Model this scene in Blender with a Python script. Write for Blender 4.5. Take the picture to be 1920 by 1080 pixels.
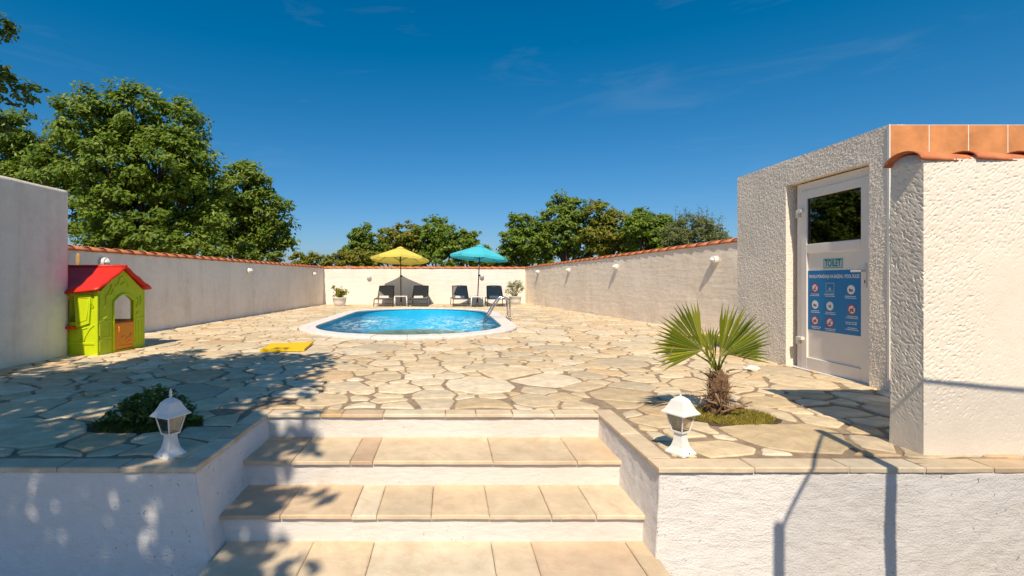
import bpy, bmesh, math, random
import numpy as np
from mathutils import Vector, Matrix
rad = math.radians
random.seed(7); RNG = np.random.default_rng(11)
for o in list(bpy.data.objects): bpy.data.objects.remove(o)
SC = bpy.context.scene
COL = SC.collection

# ------------------------------------------------------------------ camera
CX, CY, F, H = 840.0, 524.0, 900.0, 1.0          # principal point / focal length in photo pixels, eye height
cam = bpy.data.cameras.new('camera'); camo = bpy.data.objects.new('camera', cam); COL.objects.link(camo)
camo.location = (0, 0, H); camo.rotation_euler = (rad(90), 0, 0)
cam.sensor_fit = 'HORIZONTAL'; cam.sensor_width = 36; cam.lens = 36 * F / 1920
cam.shift_x = (960 - CX) / 1920; cam.shift_y = -(540 - CY) / 1920
cam.clip_start = .05; cam.clip_end = 2000
SC.camera = camo

# ------------------------------------------------------------------ sky, sun, exposure
SUN_EL, SUN_AZ = 50.0, 7.0                        # light travels towards +Y, slightly +X
world = bpy.data.worlds.new('World'); SC.world = world; world.use_nodes = True
nt = world.node_tree; nt.nodes.clear()
wo = nt.nodes.new('ShaderNodeOutputWorld'); bg = nt.nodes.new('ShaderNodeBackground')
sky = nt.nodes.new('ShaderNodeTexSky'); sky.sky_type = 'NISHITA'; sky.sun_disc = False
sky.sun_elevation = rad(SUN_EL); sky.sun_rotation = rad(180 + SUN_AZ)
sky.altitude = 0; sky.air_density = 1.0; sky.dust_density = .9; sky.ozone_density = 3.0
hs = nt.nodes.new('ShaderNodeHueSaturation'); hs.inputs['Hue'].default_value = .485; hs.inputs['Saturation'].default_value = 1.25
hs.inputs['Value'].default_value = 1.0
gm = nt.nodes.new('ShaderNodeMixRGB'); gm.blend_type = 'MULTIPLY'; gm.inputs['Fac'].default_value = 1; gm.inputs['Color2'].default_value = (.74, .80, 1.06, 1)
sb = nt.nodes.new('ShaderNodeMixRGB'); sb.blend_type = 'SUBTRACT'; sb.inputs['Fac'].default_value = 1; sb.inputs['Color2'].default_value = (.42, 0, .0, 1)
lt = nt.nodes.new('ShaderNodeMixRGB'); lt.blend_type = 'LIGHTEN'; lt.inputs['Fac'].default_value = 1; lt.inputs['Color2'].default_value = (0, 0, 0, 1)
nt.links.new(gm.outputs[0], sb.inputs['Color1']); nt.links.new(sb.outputs[0], lt.inputs['Color1'])
nt.links.new(sky.outputs[0], hs.inputs['Color']); nt.links.new(hs.outputs[0], gm.inputs['Color1'])
# thin cirrus wisps
tc = nt.nodes.new('ShaderNodeTexCoord'); mp = nt.nodes.new('ShaderNodeMapping')
mp.inputs['Scale'].default_value = (1.3, 1.3, 7.0); mp.inputs['Rotation'].default_value = (.25, .12, .3)
nz = nt.nodes.new('ShaderNodeTexNoise'); nz.inputs['Scale'].default_value = 2.6; nz.inputs['Detail'].default_value = 8
nz.inputs['Roughness'].default_value = .62; nz.inputs['Distortion'].default_value = .5
mr = nt.nodes.new('ShaderNodeMapRange'); mr.inputs['From Min'].default_value = .58; mr.inputs['From Max'].default_value = .92
mr.inputs['To Max'].default_value = .09
mx = nt.nodes.new('ShaderNodeMixRGB'); mx.inputs['Color2'].default_value = (6.5, 6.7, 7.0, 1)
nt.links.new(tc.outputs['Generated'], mp.inputs[0]); nt.links.new(mp.outputs[0], nz.inputs['Vector'])
nt.links.new(nz.outputs[0], mr.inputs[0]); nt.links.new(mr.outputs[0], mx.inputs['Fac'])
nt.links.new(lt.outputs[0], mx.inputs['Color1'])
nt.links.new(mx.outputs[0], bg.inputs['Color']); bg.inputs['Strength'].default_value = .071
nt.links.new(bg.outputs[0], wo.inputs['Surface'])
sl = bpy.data.lights.new('sun', 'SUN'); sl.energy = 3.8; sl.angle = rad(.53); sl.color = (1.0, .86, .67)
so = bpy.data.objects.new('sun', sl); COL.objects.link(so)
LD = Vector((math.sin(rad(SUN_AZ)) * math.cos(rad(SUN_EL)), math.cos(rad(SUN_AZ)) * math.cos(rad(SUN_EL)), -math.sin(rad(SUN_EL))))
so.rotation_euler = LD.to_track_quat('-Z', 'Y').to_euler(); so.location = (-3, -12, 14)
vs = SC.view_settings; vs.view_transform = 'Standard'; vs.look = 'None'; vs.exposure = .53; vs.gamma = 1; vs.use_curve_mapping = False
SC.render.resolution_x, SC.render.resolution_y = 1024, 576
SC.cycles.max_bounces = 12; SC.cycles.transparent_max_bounces = 24; SC.cycles.diffuse_bounces = 8

def W(px, py, Y):                                 # a point seen at a photo pixel, at depth Y
    return Vector(((px - CX) * Y / F, Y, H - (py - CY) * Y / F))

# ------------------------------------------------------------------ materials
def nn(t, ty, **kw):
    n = t.nodes.new(ty)
    for k, v in kw.items():
        if k in n.inputs: n.inputs[k].default_value = v
        else: setattr(n, k, v)
    return n
def c4(c): return (c[0], c[1], c[2], 1)
def base_mat(name, rough=.8, metal=0, color=(.5, .5, .5), spec=.3):
    m = bpy.data.materials.new(name); m.use_nodes = True; t = m.node_tree
    b = t.nodes['Principled BSDF']; b.inputs['Roughness'].default_value = rough; b.inputs['Metallic'].default_value = metal
    b.inputs['Base Color'].default_value = c4(color); b.inputs['Specular IOR Level'].default_value = spec
    return m, t, b
def noise(t, scale, detail=4, rough=.55, coord='Object', dist=0, sc=None):
    co = nn(t, 'ShaderNodeTexCoord'); n = nn(t, 'ShaderNodeTexNoise')
    n.inputs['Scale'].default_value = scale; n.inputs['Detail'].default_value = detail; n.inputs['Roughness'].default_value = rough
    n.inputs['Distortion'].default_value = dist
    if sc:
        mp_ = nn(t, 'ShaderNodeMapping'); mp_.inputs['Scale'].default_value = sc
        t.links.new(co.outputs[coord], mp_.inputs[0]); t.links.new(mp_.outputs[0], n.inputs['Vector'])
    else: t.links.new(co.outputs[coord], n.inputs['Vector'])
    return n.outputs[0]
def ramp(t, src, stops):
    r = nn(t, 'ShaderNodeValToRGB'); e = r.color_ramp.elements
    while len(e) < len(stops): e.new(.5)
    for i, (p, c) in enumerate(stops):
        e[i].position = p; e[i].color = c4(c) if not isinstance(c, (int, float)) else (c, c, c, 1)
    t.links.new(src, r.inputs[0]); return r.outputs[0]
def mix(t, fac, a, b, mode='MIX'):
    n = nn(t, 'ShaderNodeMixRGB', blend_type=mode)
    for k, v in (('Fac', fac), ('Color1', a), ('Color2', b)):
        if hasattr(v, 'links') or hasattr(v, 'is_linked'): t.links.new(v, n.inputs[k])
        elif isinstance(v, (int, float)): n.inputs[k].default_value = v if k == 'Fac' else (v, v, v, 1)
        else: n.inputs[k].default_value = c4(v)
    return n.outputs[0]
def bump(t, b, h, strength=.4, dist=.01, prev=None):
    n = nn(t, 'ShaderNodeBump'); n.inputs['Strength'].default_value = strength; n.inputs['Distance'].default_value = dist
    t.links.new(h, n.inputs['Height'])
    if prev: t.links.new(prev, n.inputs['Normal'])
    t.links.new(n.outputs[0], b.inputs['Normal']); return n.outputs[0]

def stucco(name, col, dirt, scale=60, strength=.5, dist=.008, stain=.5, boards=False, fleck=.0, wear=0, trowel=0, streak=0):
    m, t, b = base_mat(name, .92, spec=.15)
    n1 = noise(t, 1.6, 6, .6); n2 = noise(t, 11, 5, .65)
    st = ramp(t, mix(t, .5, n1, n2), [(.46, 0.), (.68, 1.)])
    c = mix(t, mix(t, 1., st, (stain,) * 3, 'MULTIPLY'), col, dirt)
    if fleck:
        f = ramp(t, noise(t, 34, 3, .7), [(.655, 0.), (.70, 1.)])
        zone = ramp(t, noise(t, 1.3, 3, .5), [(.46, 0.), (.62, 1.)])
        ff = mix(t, 1., mix(t, 1., f, zone, 'MULTIPLY'), (fleck,) * 3, 'MULTIPLY')
        c = mix(t, ff, c, (.16, .13, .10))
    if streak:                                     # rain streaks and old patches
        sk = ramp(t, noise(t, 3.2, 6, .62, sc=(1.6, 1.6, .16), dist=.3), [(.50, 0.), (.70, 1.)])
        pt = ramp(t, noise(t, .9, 5, .6), [(.50, 0.), (.56, 1.)])
        c = mix(t, mix(t, 1., mix(t, .35, sk, pt), (streak,) * 3, 'MULTIPLY'), c, mix(t, 1., c, (.62, .56, .50), 'MULTIPLY'))
    if wear:
        bv = nn(t, 'ShaderNodeBevel', samples=4); bv.inputs['Radius'].default_value = .022
        g = nn(t, 'ShaderNodeNewGeometry'); dt = nn(t, 'ShaderNodeVectorMath', operation='DOT_PRODUCT')
        t.links.new(bv.outputs[0], dt.inputs[0]); t.links.new(g.outputs['Normal'], dt.inputs[1])
        ed = ramp(t, dt.outputs['Value'], [(.80, 1.), (.96, 0.)])
        ch = ramp(t, noise(t, 26, 4, .7), [(.50, 0.), (.56, 1.)])
        c = mix(t, mix(t, 1., mix(t, 1., ed, ch, 'MULTIPLY'), (wear,) * 3, 'MULTIPLY'), c, (.20, .16, .12))
    t.links.new(c, b.inputs['Base Color'])
    p = bump(t, b, noise(t, scale, 4, .7), strength, dist)
    if trowel: p = bump(t, b, noise(t, 7, 5, .6, sc=(1, 1, 3.2), dist=.6), .6, trowel, p)
    if boards: p = bump(t, b, noise(t, 1., 3, .6, sc=(1.2, 1.2, 9.)), .5, .03, p)
    return m
M = {}
M['stucco_white'] = stucco('white_painted_render', (.80, .77, .74), (.68, .62, .56), 90, .7, .010, .45, fleck=.9, wear=.85, trowel=.012)
M['stucco_riser'] = stucco('white_riser_paint', (.66, .625, .585), (.58, .52, .44), 22, .35, .007, .55, fleck=.6, wear=.7, trowel=.012)
M['stucco_rough'] = stucco('roughcast_render', (.84, .76, .65), (.72, .63, .51), 190, .6, .005, .45, fleck=.5)
M['stucco_board'] = stucco('board_marked_render', (.90, .785, .645), (.75, .63, .50), 70, .7, .010, .6, True, streak=.3)
M['stucco_far'] = stucco('far_white_render', (.82, .77, .70), (.72, .64, .54), 30, .35, .008, .4, True, streak=.2)
M['stucco_grey'] = stucco('weathered_smooth_render', (.90, .81, .69), (.74, .65, .54), 30, .4, .007, .7, streak=.35)

def tinted(name, rough, spec, lo, hi, scale=9, bs=.35, bd=.006, sheen=None, attr='tint', vein=None, layer=0):
    m, t, b = base_mat(name, rough, spec=spec)
    a = nn(t, 'ShaderNodeAttribute'); a.attribute_name = attr
    n = noise(t, scale, 6, .65); n2 = noise(t, 2.3, 4, .6)
    v = ramp(t, mix(t, .6, n2, n), [(.3, lo), (.7, hi)])
    c = mix(t, 1., a.outputs['Color'], v, 'MULTIPLY')
    if vein: c = mix(t, ramp(t, noise(t, 3.2, 7, .7, dist=1.5), [(.52, 0.), (.72, .6)]), c, vein)
    t.links.new(c, b.inputs['Base Color'])
    p = bump(t, b, noise(t, 24, 6, .7), bs, bd)
    if layer: bump(t, b, ramp(t, noise(t, 4.2, 5, .62, dist=.8), [(.30, 0.), (.42, .35), (.47, .4), (.60, .75), (.63, 1.)]), .55, layer, p)
    return m
M['flag'] = tinted('flagstone', .8, .25, .62, 1.16, 8, .6, .011, vein=(.56, .41, .25), layer=.012)
M['slab'] = tinted('cut_stone_slab', .7, .3, .70, 1.13, 7, .45, .007, vein=(.52, .37, .22), layer=.004)
def simple(name, col, rough=.6, metal=0, spec=.3, var=.12, scale=20, bs=.0, bd=.003):
    m, t, b = base_mat(name, rough, metal, col, spec)
    if var:
        v = ramp(t, noise(t, scale, 4, .6), [(.3, 1 - var), (.7, 1 + var)])
        t.links.new(mix(t, 1., col, v, 'MULTIPLY'), b.inputs['Base Color'])
    if bs: bump(t, b, noise(t, scale * 3, 4, .6), bs, bd)
    return m
M['mortar'] = simple('mortar', (.30, .225, .15), .95, var=.3, scale=14, bs=.6, bd=.006)
M['ground'] = simple('dry_ground', (.22, .19, .14), .95, var=.4, scale=3, bs=.5)
M['soil'] = simple('soil', (.10, .07, .04), .95, var=.4, scale=30, bs=.8, bd=.01)
M['terracotta'] = simple('terracotta', (.50, .17, .072), .8, var=.32, scale=9, bs=.25)
M['fascia'] = simple('orange_ceramic', (.60, .25, .09), .45, var=.22, scale=6)
M['grout'] = simple('pale_grout', (.78, .72, .64), .9, var=.1)
M['white_plastic'] = simple('white_plastic', (.72, .69, .65), .4, var=.04)
M['door_white'] = simple('door_white', (.80, .74, .67), .35, var=.04, scale=4)
M['lamp_white'] = simple('lantern_white', (.76, .74, .70), .45, var=.06)
M['dark_metal'] = simple('dark_metal', (.045, .042, .04), .45, var=.1)
M['steel'] = simple('stainless_steel', (.62, .58, .52), .18, 1., var=.06, scale=5)
M['sling'] = simple('grey_sling', (.18, .158, .14), .95, var=.2, scale=60)
M['towel'] = simple('white_towel', (.80, .77, .74), .95, var=.06, scale=60, bs=.4)
M['coping_pool'] = simple('pool_coping', (.74, .69, .63), .8, var=.14, scale=12, bs=.25)
M['liner'] = simple('pool_liner', (.015, .56, .93), .5, var=.06, scale=2)
M['foam_yellow'] = simple('yellow_foam', (.80, .52, .01), .7, var=.06, scale=12, bs=.2)
M['ph_lime'] = simple('lime_plastic', (.52, .64, .008), .45, var=.05)
M['ph_red'] = simple('red_plastic', (.62, .028, .012), .4, var=.06)
M['ph_orange'] = simple('orange_plastic', (.82, .30, .015), .45, var=.05)
M['wood'] = simple('pale_wood', (.42, .27, .11), .7, var=.25, scale=15)
M['bark'] = simple('bark', (.075, .055, .04), .95, var=.4, scale=14, bs=.8, bd=.02)
M['fibre'] = simple('palm_fibre', (.19, .105, .055), .95, var=.5, scale=60, bs=.9, bd=.01)
M['dead'] = simple('dead_petiole', (.26, .17, .10), .9, var=.35, scale=30)
M['poster_blue'] = simple('poster_blue', (.006, .19, .46), .4, var=.04)
M['print_white'] = simple('print_white', (.78, .78, .76), .5, var=0)
M['print_red'] = simple('print_red', (.55, .02, .04), .5, var=0)
M['print_dark'] = simple('print_dark', (.05, .03, .03), .5, var=0)
M['print_teal'] = simple('print_teal', (.005, .16, .17), .5, var=0)
M['sign_pale'] = simple('sign_pale', (.42, .60, .58), .4, var=0)
M['frost'] = simple('frosted_bulb', (.75, .74, .70), .4, var=0)
def cloth(name, col, tr=.35):
    m, t, b = base_mat(name, .85, color=col)
    tl = nn(t, 'ShaderNodeBsdfTranslucent'); tl.inputs['Color'].default_value = c4(col)
    ms = nn(t, 'ShaderNodeMixShader'); ms.inputs[0].default_value = tr
    t.links.new(b.outputs[0], ms.inputs[1]); t.links.new(tl.outputs[0], ms.inputs[2])
    bump(t, b, noise(t, 6, 3, .5), .3, .02)
    t.links.new(ms.outputs[0], t.nodes['Material Output'].inputs['Surface']); return m
M['cl_yellow'] = cloth('yellow_canvas', (.86, .75, .16))
M['cl_blue'] = cloth('turquoise_canvas', (.09, .62, .76), .3)
def leaf(name, a, b_, c_, tr=.38, gloss=.45):
    m, t, b = base_mat(name, gloss, spec=.35)
    g = nn(t, 'ShaderNodeNewGeometry'); col = ramp(t, g.outputs['Random Per Island'], [(0., a), (.55, b_), (1., c_)])
    t.links.new(col, b.inputs['Base Color'])
    tl = nn(t, 'ShaderNodeBsdfTranslucent'); t.links.new(mix(t, .35, col, (.30, .34, .02)), tl.inputs['Color'])
    ms = nn(t, 'ShaderNodeMixShader'); ms.inputs[0].default_value = tr
    t.links.new(b.outputs[0], ms.inputs[1]); t.links.new(tl.outputs[0], ms.inputs[2])
    t.links.new(ms.outputs[0], t.nodes['Material Output'].inputs['Surface']); return m
M['leaf_a'] = leaf('leaf_broad', (.065, .14, .010), (.145, .235, .018), (.26, .32, .028))
M['leaf_b'] = leaf('leaf_mid', (.07, .15, .012), (.155, .235, .022), (.27, .32, .034))
M['leaf_c'] = leaf('leaf_dry', (.095, .145, .01), (.20, .225, .02), (.37, .28, .03))
M['leaf_olive'] = leaf('leaf_olive', (.09, .13, .04), (.17, .20, .07), (.26, .27, .10))
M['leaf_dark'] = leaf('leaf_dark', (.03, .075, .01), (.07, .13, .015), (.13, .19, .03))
M['leaf_pot'] = leaf('leaf_pot', (.14, .17, .02), (.28, .28, .03), (.45, .38, .06))
M['leaf_pot2'] = leaf('leaf_oleander', (.12, .17, .06), (.24, .27, .11), (.38, .38, .2))
M['palm'] = leaf('palm_leaf', (.09, .13, .008), (.19, .23, .012), (.32, .33, .03), .35, .36)
M['grass'] = leaf('grass_blade', (.24, .23, .03), (.40, .34, .05), (.56, .43, .13))
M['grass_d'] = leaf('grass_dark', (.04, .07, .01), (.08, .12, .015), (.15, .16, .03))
def glass(name, tint, refl=.35, rough=.02):
    m = bpy.data.materials.new(name); m.use_nodes = True; t = m.node_tree; t.nodes.remove(t.nodes['Principled BSDF'])
    tr = nn(t, 'ShaderNodeBsdfTransparent'); tr.inputs[0].default_value = c4(tint)
    gl = nn(t, 'ShaderNodeBsdfGlossy'); gl.inputs['Roughness'].default_value = rough
    fr = nn(t, 'ShaderNodeFresnel'); fr.inputs[0].default_value = 1.5
    ad = nn(t, 'ShaderNodeMath', operation='ADD'); ad.inputs[1].default_value = refl; t.links.new(fr.outputs[0], ad.inputs[0])
    ms = nn(t, 'ShaderNodeMixShader'); t.links.new(ad.outputs[0], ms.inputs[0])
    t.links.new(tr.outputs[0], ms.inputs[1]); t.links.new(gl.outputs[0], ms.inputs[2])
    t.links.new(ms.outputs[0], t.nodes['Material Output'].inputs['Surface']); return m
M['pane'] = glass('door_glass', (.10, .11, .10), .16)
M['lamp_glass'] = glass('lantern_glass', (.90, .86, .78), .02, .15)
def netmat():
    m = bpy.data.materials.new('safety_net'); m.use_nodes = True; t = m.node_tree; b = t.nodes['Principled BSDF']
    b.inputs['Base Color'].default_value = (.02, .02, .02, 1)
    tr = nn(t, 'ShaderNodeBsdfTransparent'); ms = nn(t, 'ShaderNodeMixShader'); ms.inputs[0].default_value = .24
    t.links.new(tr.outputs[0], ms.inputs[1]); t.links.new(b.outputs[0], ms.inputs[2])
    t.links.new(ms.outputs[0], t.nodes['Material Output'].inputs['Surface']); return m
M['net'] = netmat()
def watermat():
    m = bpy.data.materials.new('pool_water'); m.use_nodes = True; t = m.node_tree; t.nodes.remove(t.nodes['Principled BSDF'])
    tr = nn(t, 'ShaderNodeBsdfTransparent'); tr.inputs[0].default_value = (.70, .96, 1.0, 1)
    gl = nn(t, 'ShaderNodeBsdfGlossy'); gl.inputs['Roughness'].default_value = .03
    bp = nn(t, 'ShaderNodeBump'); bp.inputs['Strength'].default_value = .5; bp.inputs['Distance'].default_value = .03
    t.links.new(noise(t, 5, 4, .6), bp.inputs['Height']); t.links.new(bp.outputs[0], gl.inputs['Normal'])
    fr = nn(t, 'ShaderNodeFresnel'); fr.inputs[0].default_value = 1.33; t.links.new(bp.outputs[0], fr.inputs['Normal'])
    mu = nn(t, 'ShaderNodeMath', operation='MULTIPLY'); mu.inputs[1].default_value = .17; t.links.new(fr.outputs[0], mu.inputs[0])
    ms = nn(t, 'ShaderNodeMixShader'); t.links.new(mu.outputs[0], ms.inputs[0])
    t.links.new(tr.outputs[0], ms.inputs[1]); t.links.new(gl.outputs[0], ms.inputs[2])
    # pale foam near the inlet jets, with the water's bright glitter painted in too
    df = nn(t, 'ShaderNodeBsdfDiffuse'); df.inputs[0].default_value = (.50, .74, .80, 1)
    at = nn(t, 'ShaderNodeAttribute'); at.attribute_name = 'foam'  # mask for foam plus the painted sparkle
    fm = ramp(t, noise(t, 3.6, 5, .72, dist=1.2, sc=(1.5, .8, 1)), [(.47, 0.), (.60, .9)])
    f2 = mix(t, 1., fm, at.outputs['Color'], 'MULTIPLY')
    m2 = nn(t, 'ShaderNodeMixShader'); t.links.new(f2, m2.inputs[0])
    t.links.new(ms.outputs[0], m2.inputs[1]); t.links.new(df.outputs[0], m2.inputs[2])
    t.links.new(m2.outputs[0], t.nodes['Material Output'].inputs['Surface']); return m
M['water'] = watermat()

# ------------------------------------------------------------------ mesh helpers
def vnoise(p, seed=0):
    p = np.asarray(p, float); i = np.floor(p).astype(np.int64); f = p - i; f = f * f * (3 - 2 * f); r = 0
    def hsh(a):
        h = (a[:, 0] * 374761393 + a[:, 1] * 668265263 + a[:, 2] * 2147483647 + seed * 974634777) & 0xffffffff
        h = ((h ^ (h >> 13)) * 1274126177) & 0xffffffff
        return ((h ^ (h >> 16)) & 0xffff) / 65535.0
    for dx in (0, 1):
        for dy in (0, 1):
            for dz in (0, 1):
                w = (f[:, 0] if dx else 1 - f[:, 0]) * (f[:, 1] if dy else 1 - f[:, 1]) * (f[:, 2] if dz else 1 - f[:, 2])
                r = r + w * hsh(i + np.array([dx, dy, dz]))
    return r * 2 - 1
def tag(o, label=None, cat=None, group=None, kind=None):
    if label: o['label'] = label
    if cat: o['category'] = cat
    if group: o['group'] = group
    if kind: o['kind'] = kind
    return o
def obj(name, verts, faces, mat, parent=None, smooth=False, tint=None):
    me = bpy.data.meshes.new(name); me.from_pydata([tuple(v) for v in verts], [], faces)
    return mobj(name, me, mat, parent, smooth, tint)
def mobj(name, me, mat, parent=None, smooth=False, tint=None):
    if mat is not None: me.materials.append(M[mat] if isinstance(mat, str) else mat)
    if smooth: me.polygons.foreach_set('use_smooth', [True] * len(me.polygons))
    if tint is not None:
        at = me.attributes.new('tint', 'FLOAT_COLOR', 'POINT')
        at.data.foreach_set('color', np.tile(np.array([*tint, 1.0]), len(me.vertices)))
    me.update(); o = bpy.data.objects.new(name, me); COL.objects.link(o)
    if parent: o.parent = parent
    return o
def empty(name, loc, rz=0, label=None, cat=None, group=None):
    o = bpy.data.objects.new(name, None); COL.objects.link(o); o.location = loc; o.rotation_euler = (0, 0, rz)
    o.empty_display_size = .1
    return tag(o, label, cat, group)
def copy_tree(o, parent=None):
    c = o.copy(); COL.objects.link(c); c.parent = parent
    for ch in o.children: copy_tree(ch, c)
    return c
class MB:
    def __init__(s): s.v = []; s.f = []
    def add(s, v, f):
        n = len(s.v); s.v += [tuple(x) for x in v]; s.f += [tuple(i + n for i in q) for q in f]; return s
    def box(s, x0, x1, y0, y1, z0, z1, bev=0):
        if bev <= 0:
            return s.add([(x0,y0,z0),(x1,y0,z0),(x1,y1,z0),(x0,y1,z0),(x0,y0,z1),(x1,y0,z1),(x1,y1,z1),(x0,y1,z1)],
                         [(0,3,2,1),(4,5,6,7),(0,1,5,4),(1,2,6,5),(2,3,7,6),(3,0,4,7)])
        bm = bmesh.new(); bmesh.ops.create_cube(bm, size=1)
        for v in bm.verts: v.co = Vector((x0 + (v.co.x + .5) * (x1 - x0), y0 + (v.co.y + .5) * (y1 - y0), z0 + (v.co.z + .5) * (z1 - z0)))
        bmesh.ops.bevel(bm, geom=bm.edges[:], offset=bev, segments=1, affect='EDGES')
        bm.verts.index_update(); s.add([v.co.copy() for v in bm.verts], [[v.index for v in f.verts] for f in bm.faces]); bm.free(); return s
    def tube(s, pts, r, n=8, cap=True):
        pts = [Vector(p) for p in pts]; rs = r if hasattr(r, '__len__') else [r] * len(pts); vs_ = []; fs = []
        up = Vector((0, 0, 1)); d0 = (pts[1] - pts[0]).normalized()
        if abs(d0.dot(up)) > .95: up = Vector((1, 0, 0))
        for i, p in enumerate(pts):
            d = (pts[min(i + 1, len(pts) - 1)] - pts[max(i - 1, 0)]).normalized()
            a = d.cross(up); a = a.normalized() if a.length > 1e-5 else Vector((1, 0, 0)); b = a.cross(d).normalized(); up = b
            for k in range(n):
                t = 2 * math.pi * k / n; vs_.append(p + (a * math.cos(t) + b * math.sin(t)) * rs[i])
        for i in range(len(pts) - 1):
            for k in range(n): fs.append((i*n+k, i*n+(k+1)%n, (i+1)*n+(k+1)%n, (i+1)*n+k))
        if cap: fs += [tuple(range(n-1, -1, -1)), tuple((len(pts)-1)*n+k for k in range(n))]
        return s.add(vs_, fs)
    def lathe(s, prof, n=16, c=(0, 0, 0), rot=0, sx=1, sy=1):
        vs_ = []; fs = []
        for (r, z) in prof:
            for k in range(n):
                t = 2 * math.pi * k / n + rot; vs_.append((c[0] + r * sx * math.cos(t), c[1] + r * sy * math.sin(t), c[2] + z))
        for i in range(len(prof) - 1):
            for k in range(n): fs.append((i*n+k, i*n+(k+1)%n, (i+1)*n+(k+1)%n, (i+1)*n+k))
        fs += [tuple(range(n-1, -1, -1)), tuple((len(prof)-1)*n+k for k in range(n))]
        return s.add(vs_, fs)
    def prism(s, poly, fn, d0, d1):                # 2D polygon, fn(u, v, d) -> point
        n = len(poly); v = [fn(u, w, d0) for u, w in poly] + [fn(u, w, d1) for u, w in poly]
        return s.add(v, [tuple(range(n)), tuple(range(2*n-1, n-1, -1))] + [(i, i+n, (i+1)%n+n, (i+1)%n) for i in range(n)])
    def build(s, name, mat, parent=None, smooth=False, tint=None): return obj(name, s.v, s.f, mat, parent, smooth, tint)

def rough_slab(name, O, U, V, lu, lv, th, res, mat, parent=None, mask=None, amp=.004, freq=45., warp=None, broad=.004, smooth=True, grit=0., grit_zone=None, grit_mode=0):
    """A rendered slab with real surface relief: outward face U x V, thickness behind it."""
    O = np.array(O, float); U = np.array(U, float); V = np.array(V, float); Wn = np.cross(U, V)
    nu, nv, nk = max(2, round(lu / res)), max(2, round(lv / res)), max(1, round(th / res))
    on = np.ones((nu, nv), bool)
    if mask is not None:
        uu = (np.arange(nu) + .5) * lu / nu; vv = (np.arange(nv) + .5) * lv / nv
        on = np.array([[bool(mask(a, b)) for b in vv] for a in uu])
    idx = lambda i, j, k: (i * (nv + 1) + j) * (nk + 1) + k
    ii, jj = np.nonzero(on); fs = []
    fs.append(np.stack([idx(ii, jj, 0), idx(ii+1, jj, 0), idx(ii+1, jj+1, 0), idx(ii, jj+1, 0)], 1))
    fs.append(np.stack([idx(ii, jj+1, nk), idx(ii+1, jj+1, nk), idx(ii+1, jj, nk), idx(ii, jj, nk)], 1))
    pad = np.pad(on, 1)
    for (di, dj) in ((-1, 0), (1, 0), (0, -1), (0, 1)):
        b = on & ~pad[1+di:1+di+nu, 1+dj:1+dj+nv]; i, j = np.nonzero(b)
        for k in range(nk):
            if di == -1: q = [idx(i, j, k), idx(i, j+1, k), idx(i, j+1, k+1), idx(i, j, k+1)]
            elif di == 1: q = [idx(i+1, j, k+1), idx(i+1, j+1, k+1), idx(i+1, j+1, k), idx(i+1, j, k)]
            elif dj == -1: q = [idx(i, j, k), idx(i, j, k+1), idx(i+1, j, k+1), idx(i+1, j, k)]
            else: q = [idx(i+1, j+1, k), idx(i+1, j+1, k+1), idx(i, j+1, k+1), idx(i, j+1, k)]
            if len(i): fs.append(np.stack(q, 1))
    F_ = np.concatenate(fs); used, inv = np.unique(F_, return_inverse=True); F_ = inv.reshape(F_.shape)
    k = used % (nk + 1); j = (used // (nk + 1)) % (nv + 1); i = used // ((nk + 1) * (nv + 1))
    P = O + np.outer(i * lu / nu, U) + np.outer(j * lv / nv, V) - np.outer(k * th / nk, Wn)
    if warp is not None: P = warp(P)
    me = bpy.data.meshes.new(name); me.from_pydata(P.tolist(), [], F_.tolist()); me.update()
    N = np.zeros(len(P) * 3); me.vertex_normals.foreach_get('vector', N); N = N.reshape(-1, 3)
    d = amp * (.6 * vnoise(P * freq, 1) + .4 * vnoise(P * freq * .45, 2)) + broad * vnoise(P * 3.1, 3)
    if grit:
        z_ = np.clip(.55 + 1.1 * vnoise(P * 2.2, 9), .12, 1.) if grit_zone else 1.
        q = np.random.default_rng(3).random(len(P))
        d = d + grit * z_ * (q * 2 - 1 if grit_mode == 0 else (q ** 3 * 2.2 if grit_mode == 1 else -q ** 7 * 3.2 + .25 * (q * 7 % 1)))
    P = P + N * d[:, None]
    me.vertices.foreach_set('co', P.ravel()); return mobj(name, me, mat, parent, smooth)

# ------------------------------------------------------------------ ground and terrace
LOW = -.64                                        # level in front of the terrace
ground = obj('ground', [(-600, -600, LOW), (600, -600, LOW), (600, 900, LOW), (-600, 900, LOW)], [(0, 1, 2, 3)], 'ground')
tag(ground, kind='structure')
YF, YS = 2.53, 3.53                               # front of the terrace, top of the stairs
XL, XR = -1.33, 1.11                              # stair opening
LCOR, RCOR = Vector((-4.92, 19.0, 0)), Vector((3.19, 19.8, 0))
LW0 = Vector((-5.82, 6.1, 0)); RW0 = Vector((5.30, 6.2, 0))
PCX, PR, PY0, PY1 = -.80, 1.93, 10.08, 13.97       # pool: two half circles joined by straight sides
def stadium(r, n=20):
    p = [(PCX + r * math.cos(a), PY1 + r * math.sin(a)) for a in np.linspace(0, math.pi, n)]
    return p + [(PCX + r * math.cos(a), PY0 + r * math.sin(a)) for a in np.linspace(math.pi, 2 * math.pi, n)]
COPW = .30
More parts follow.
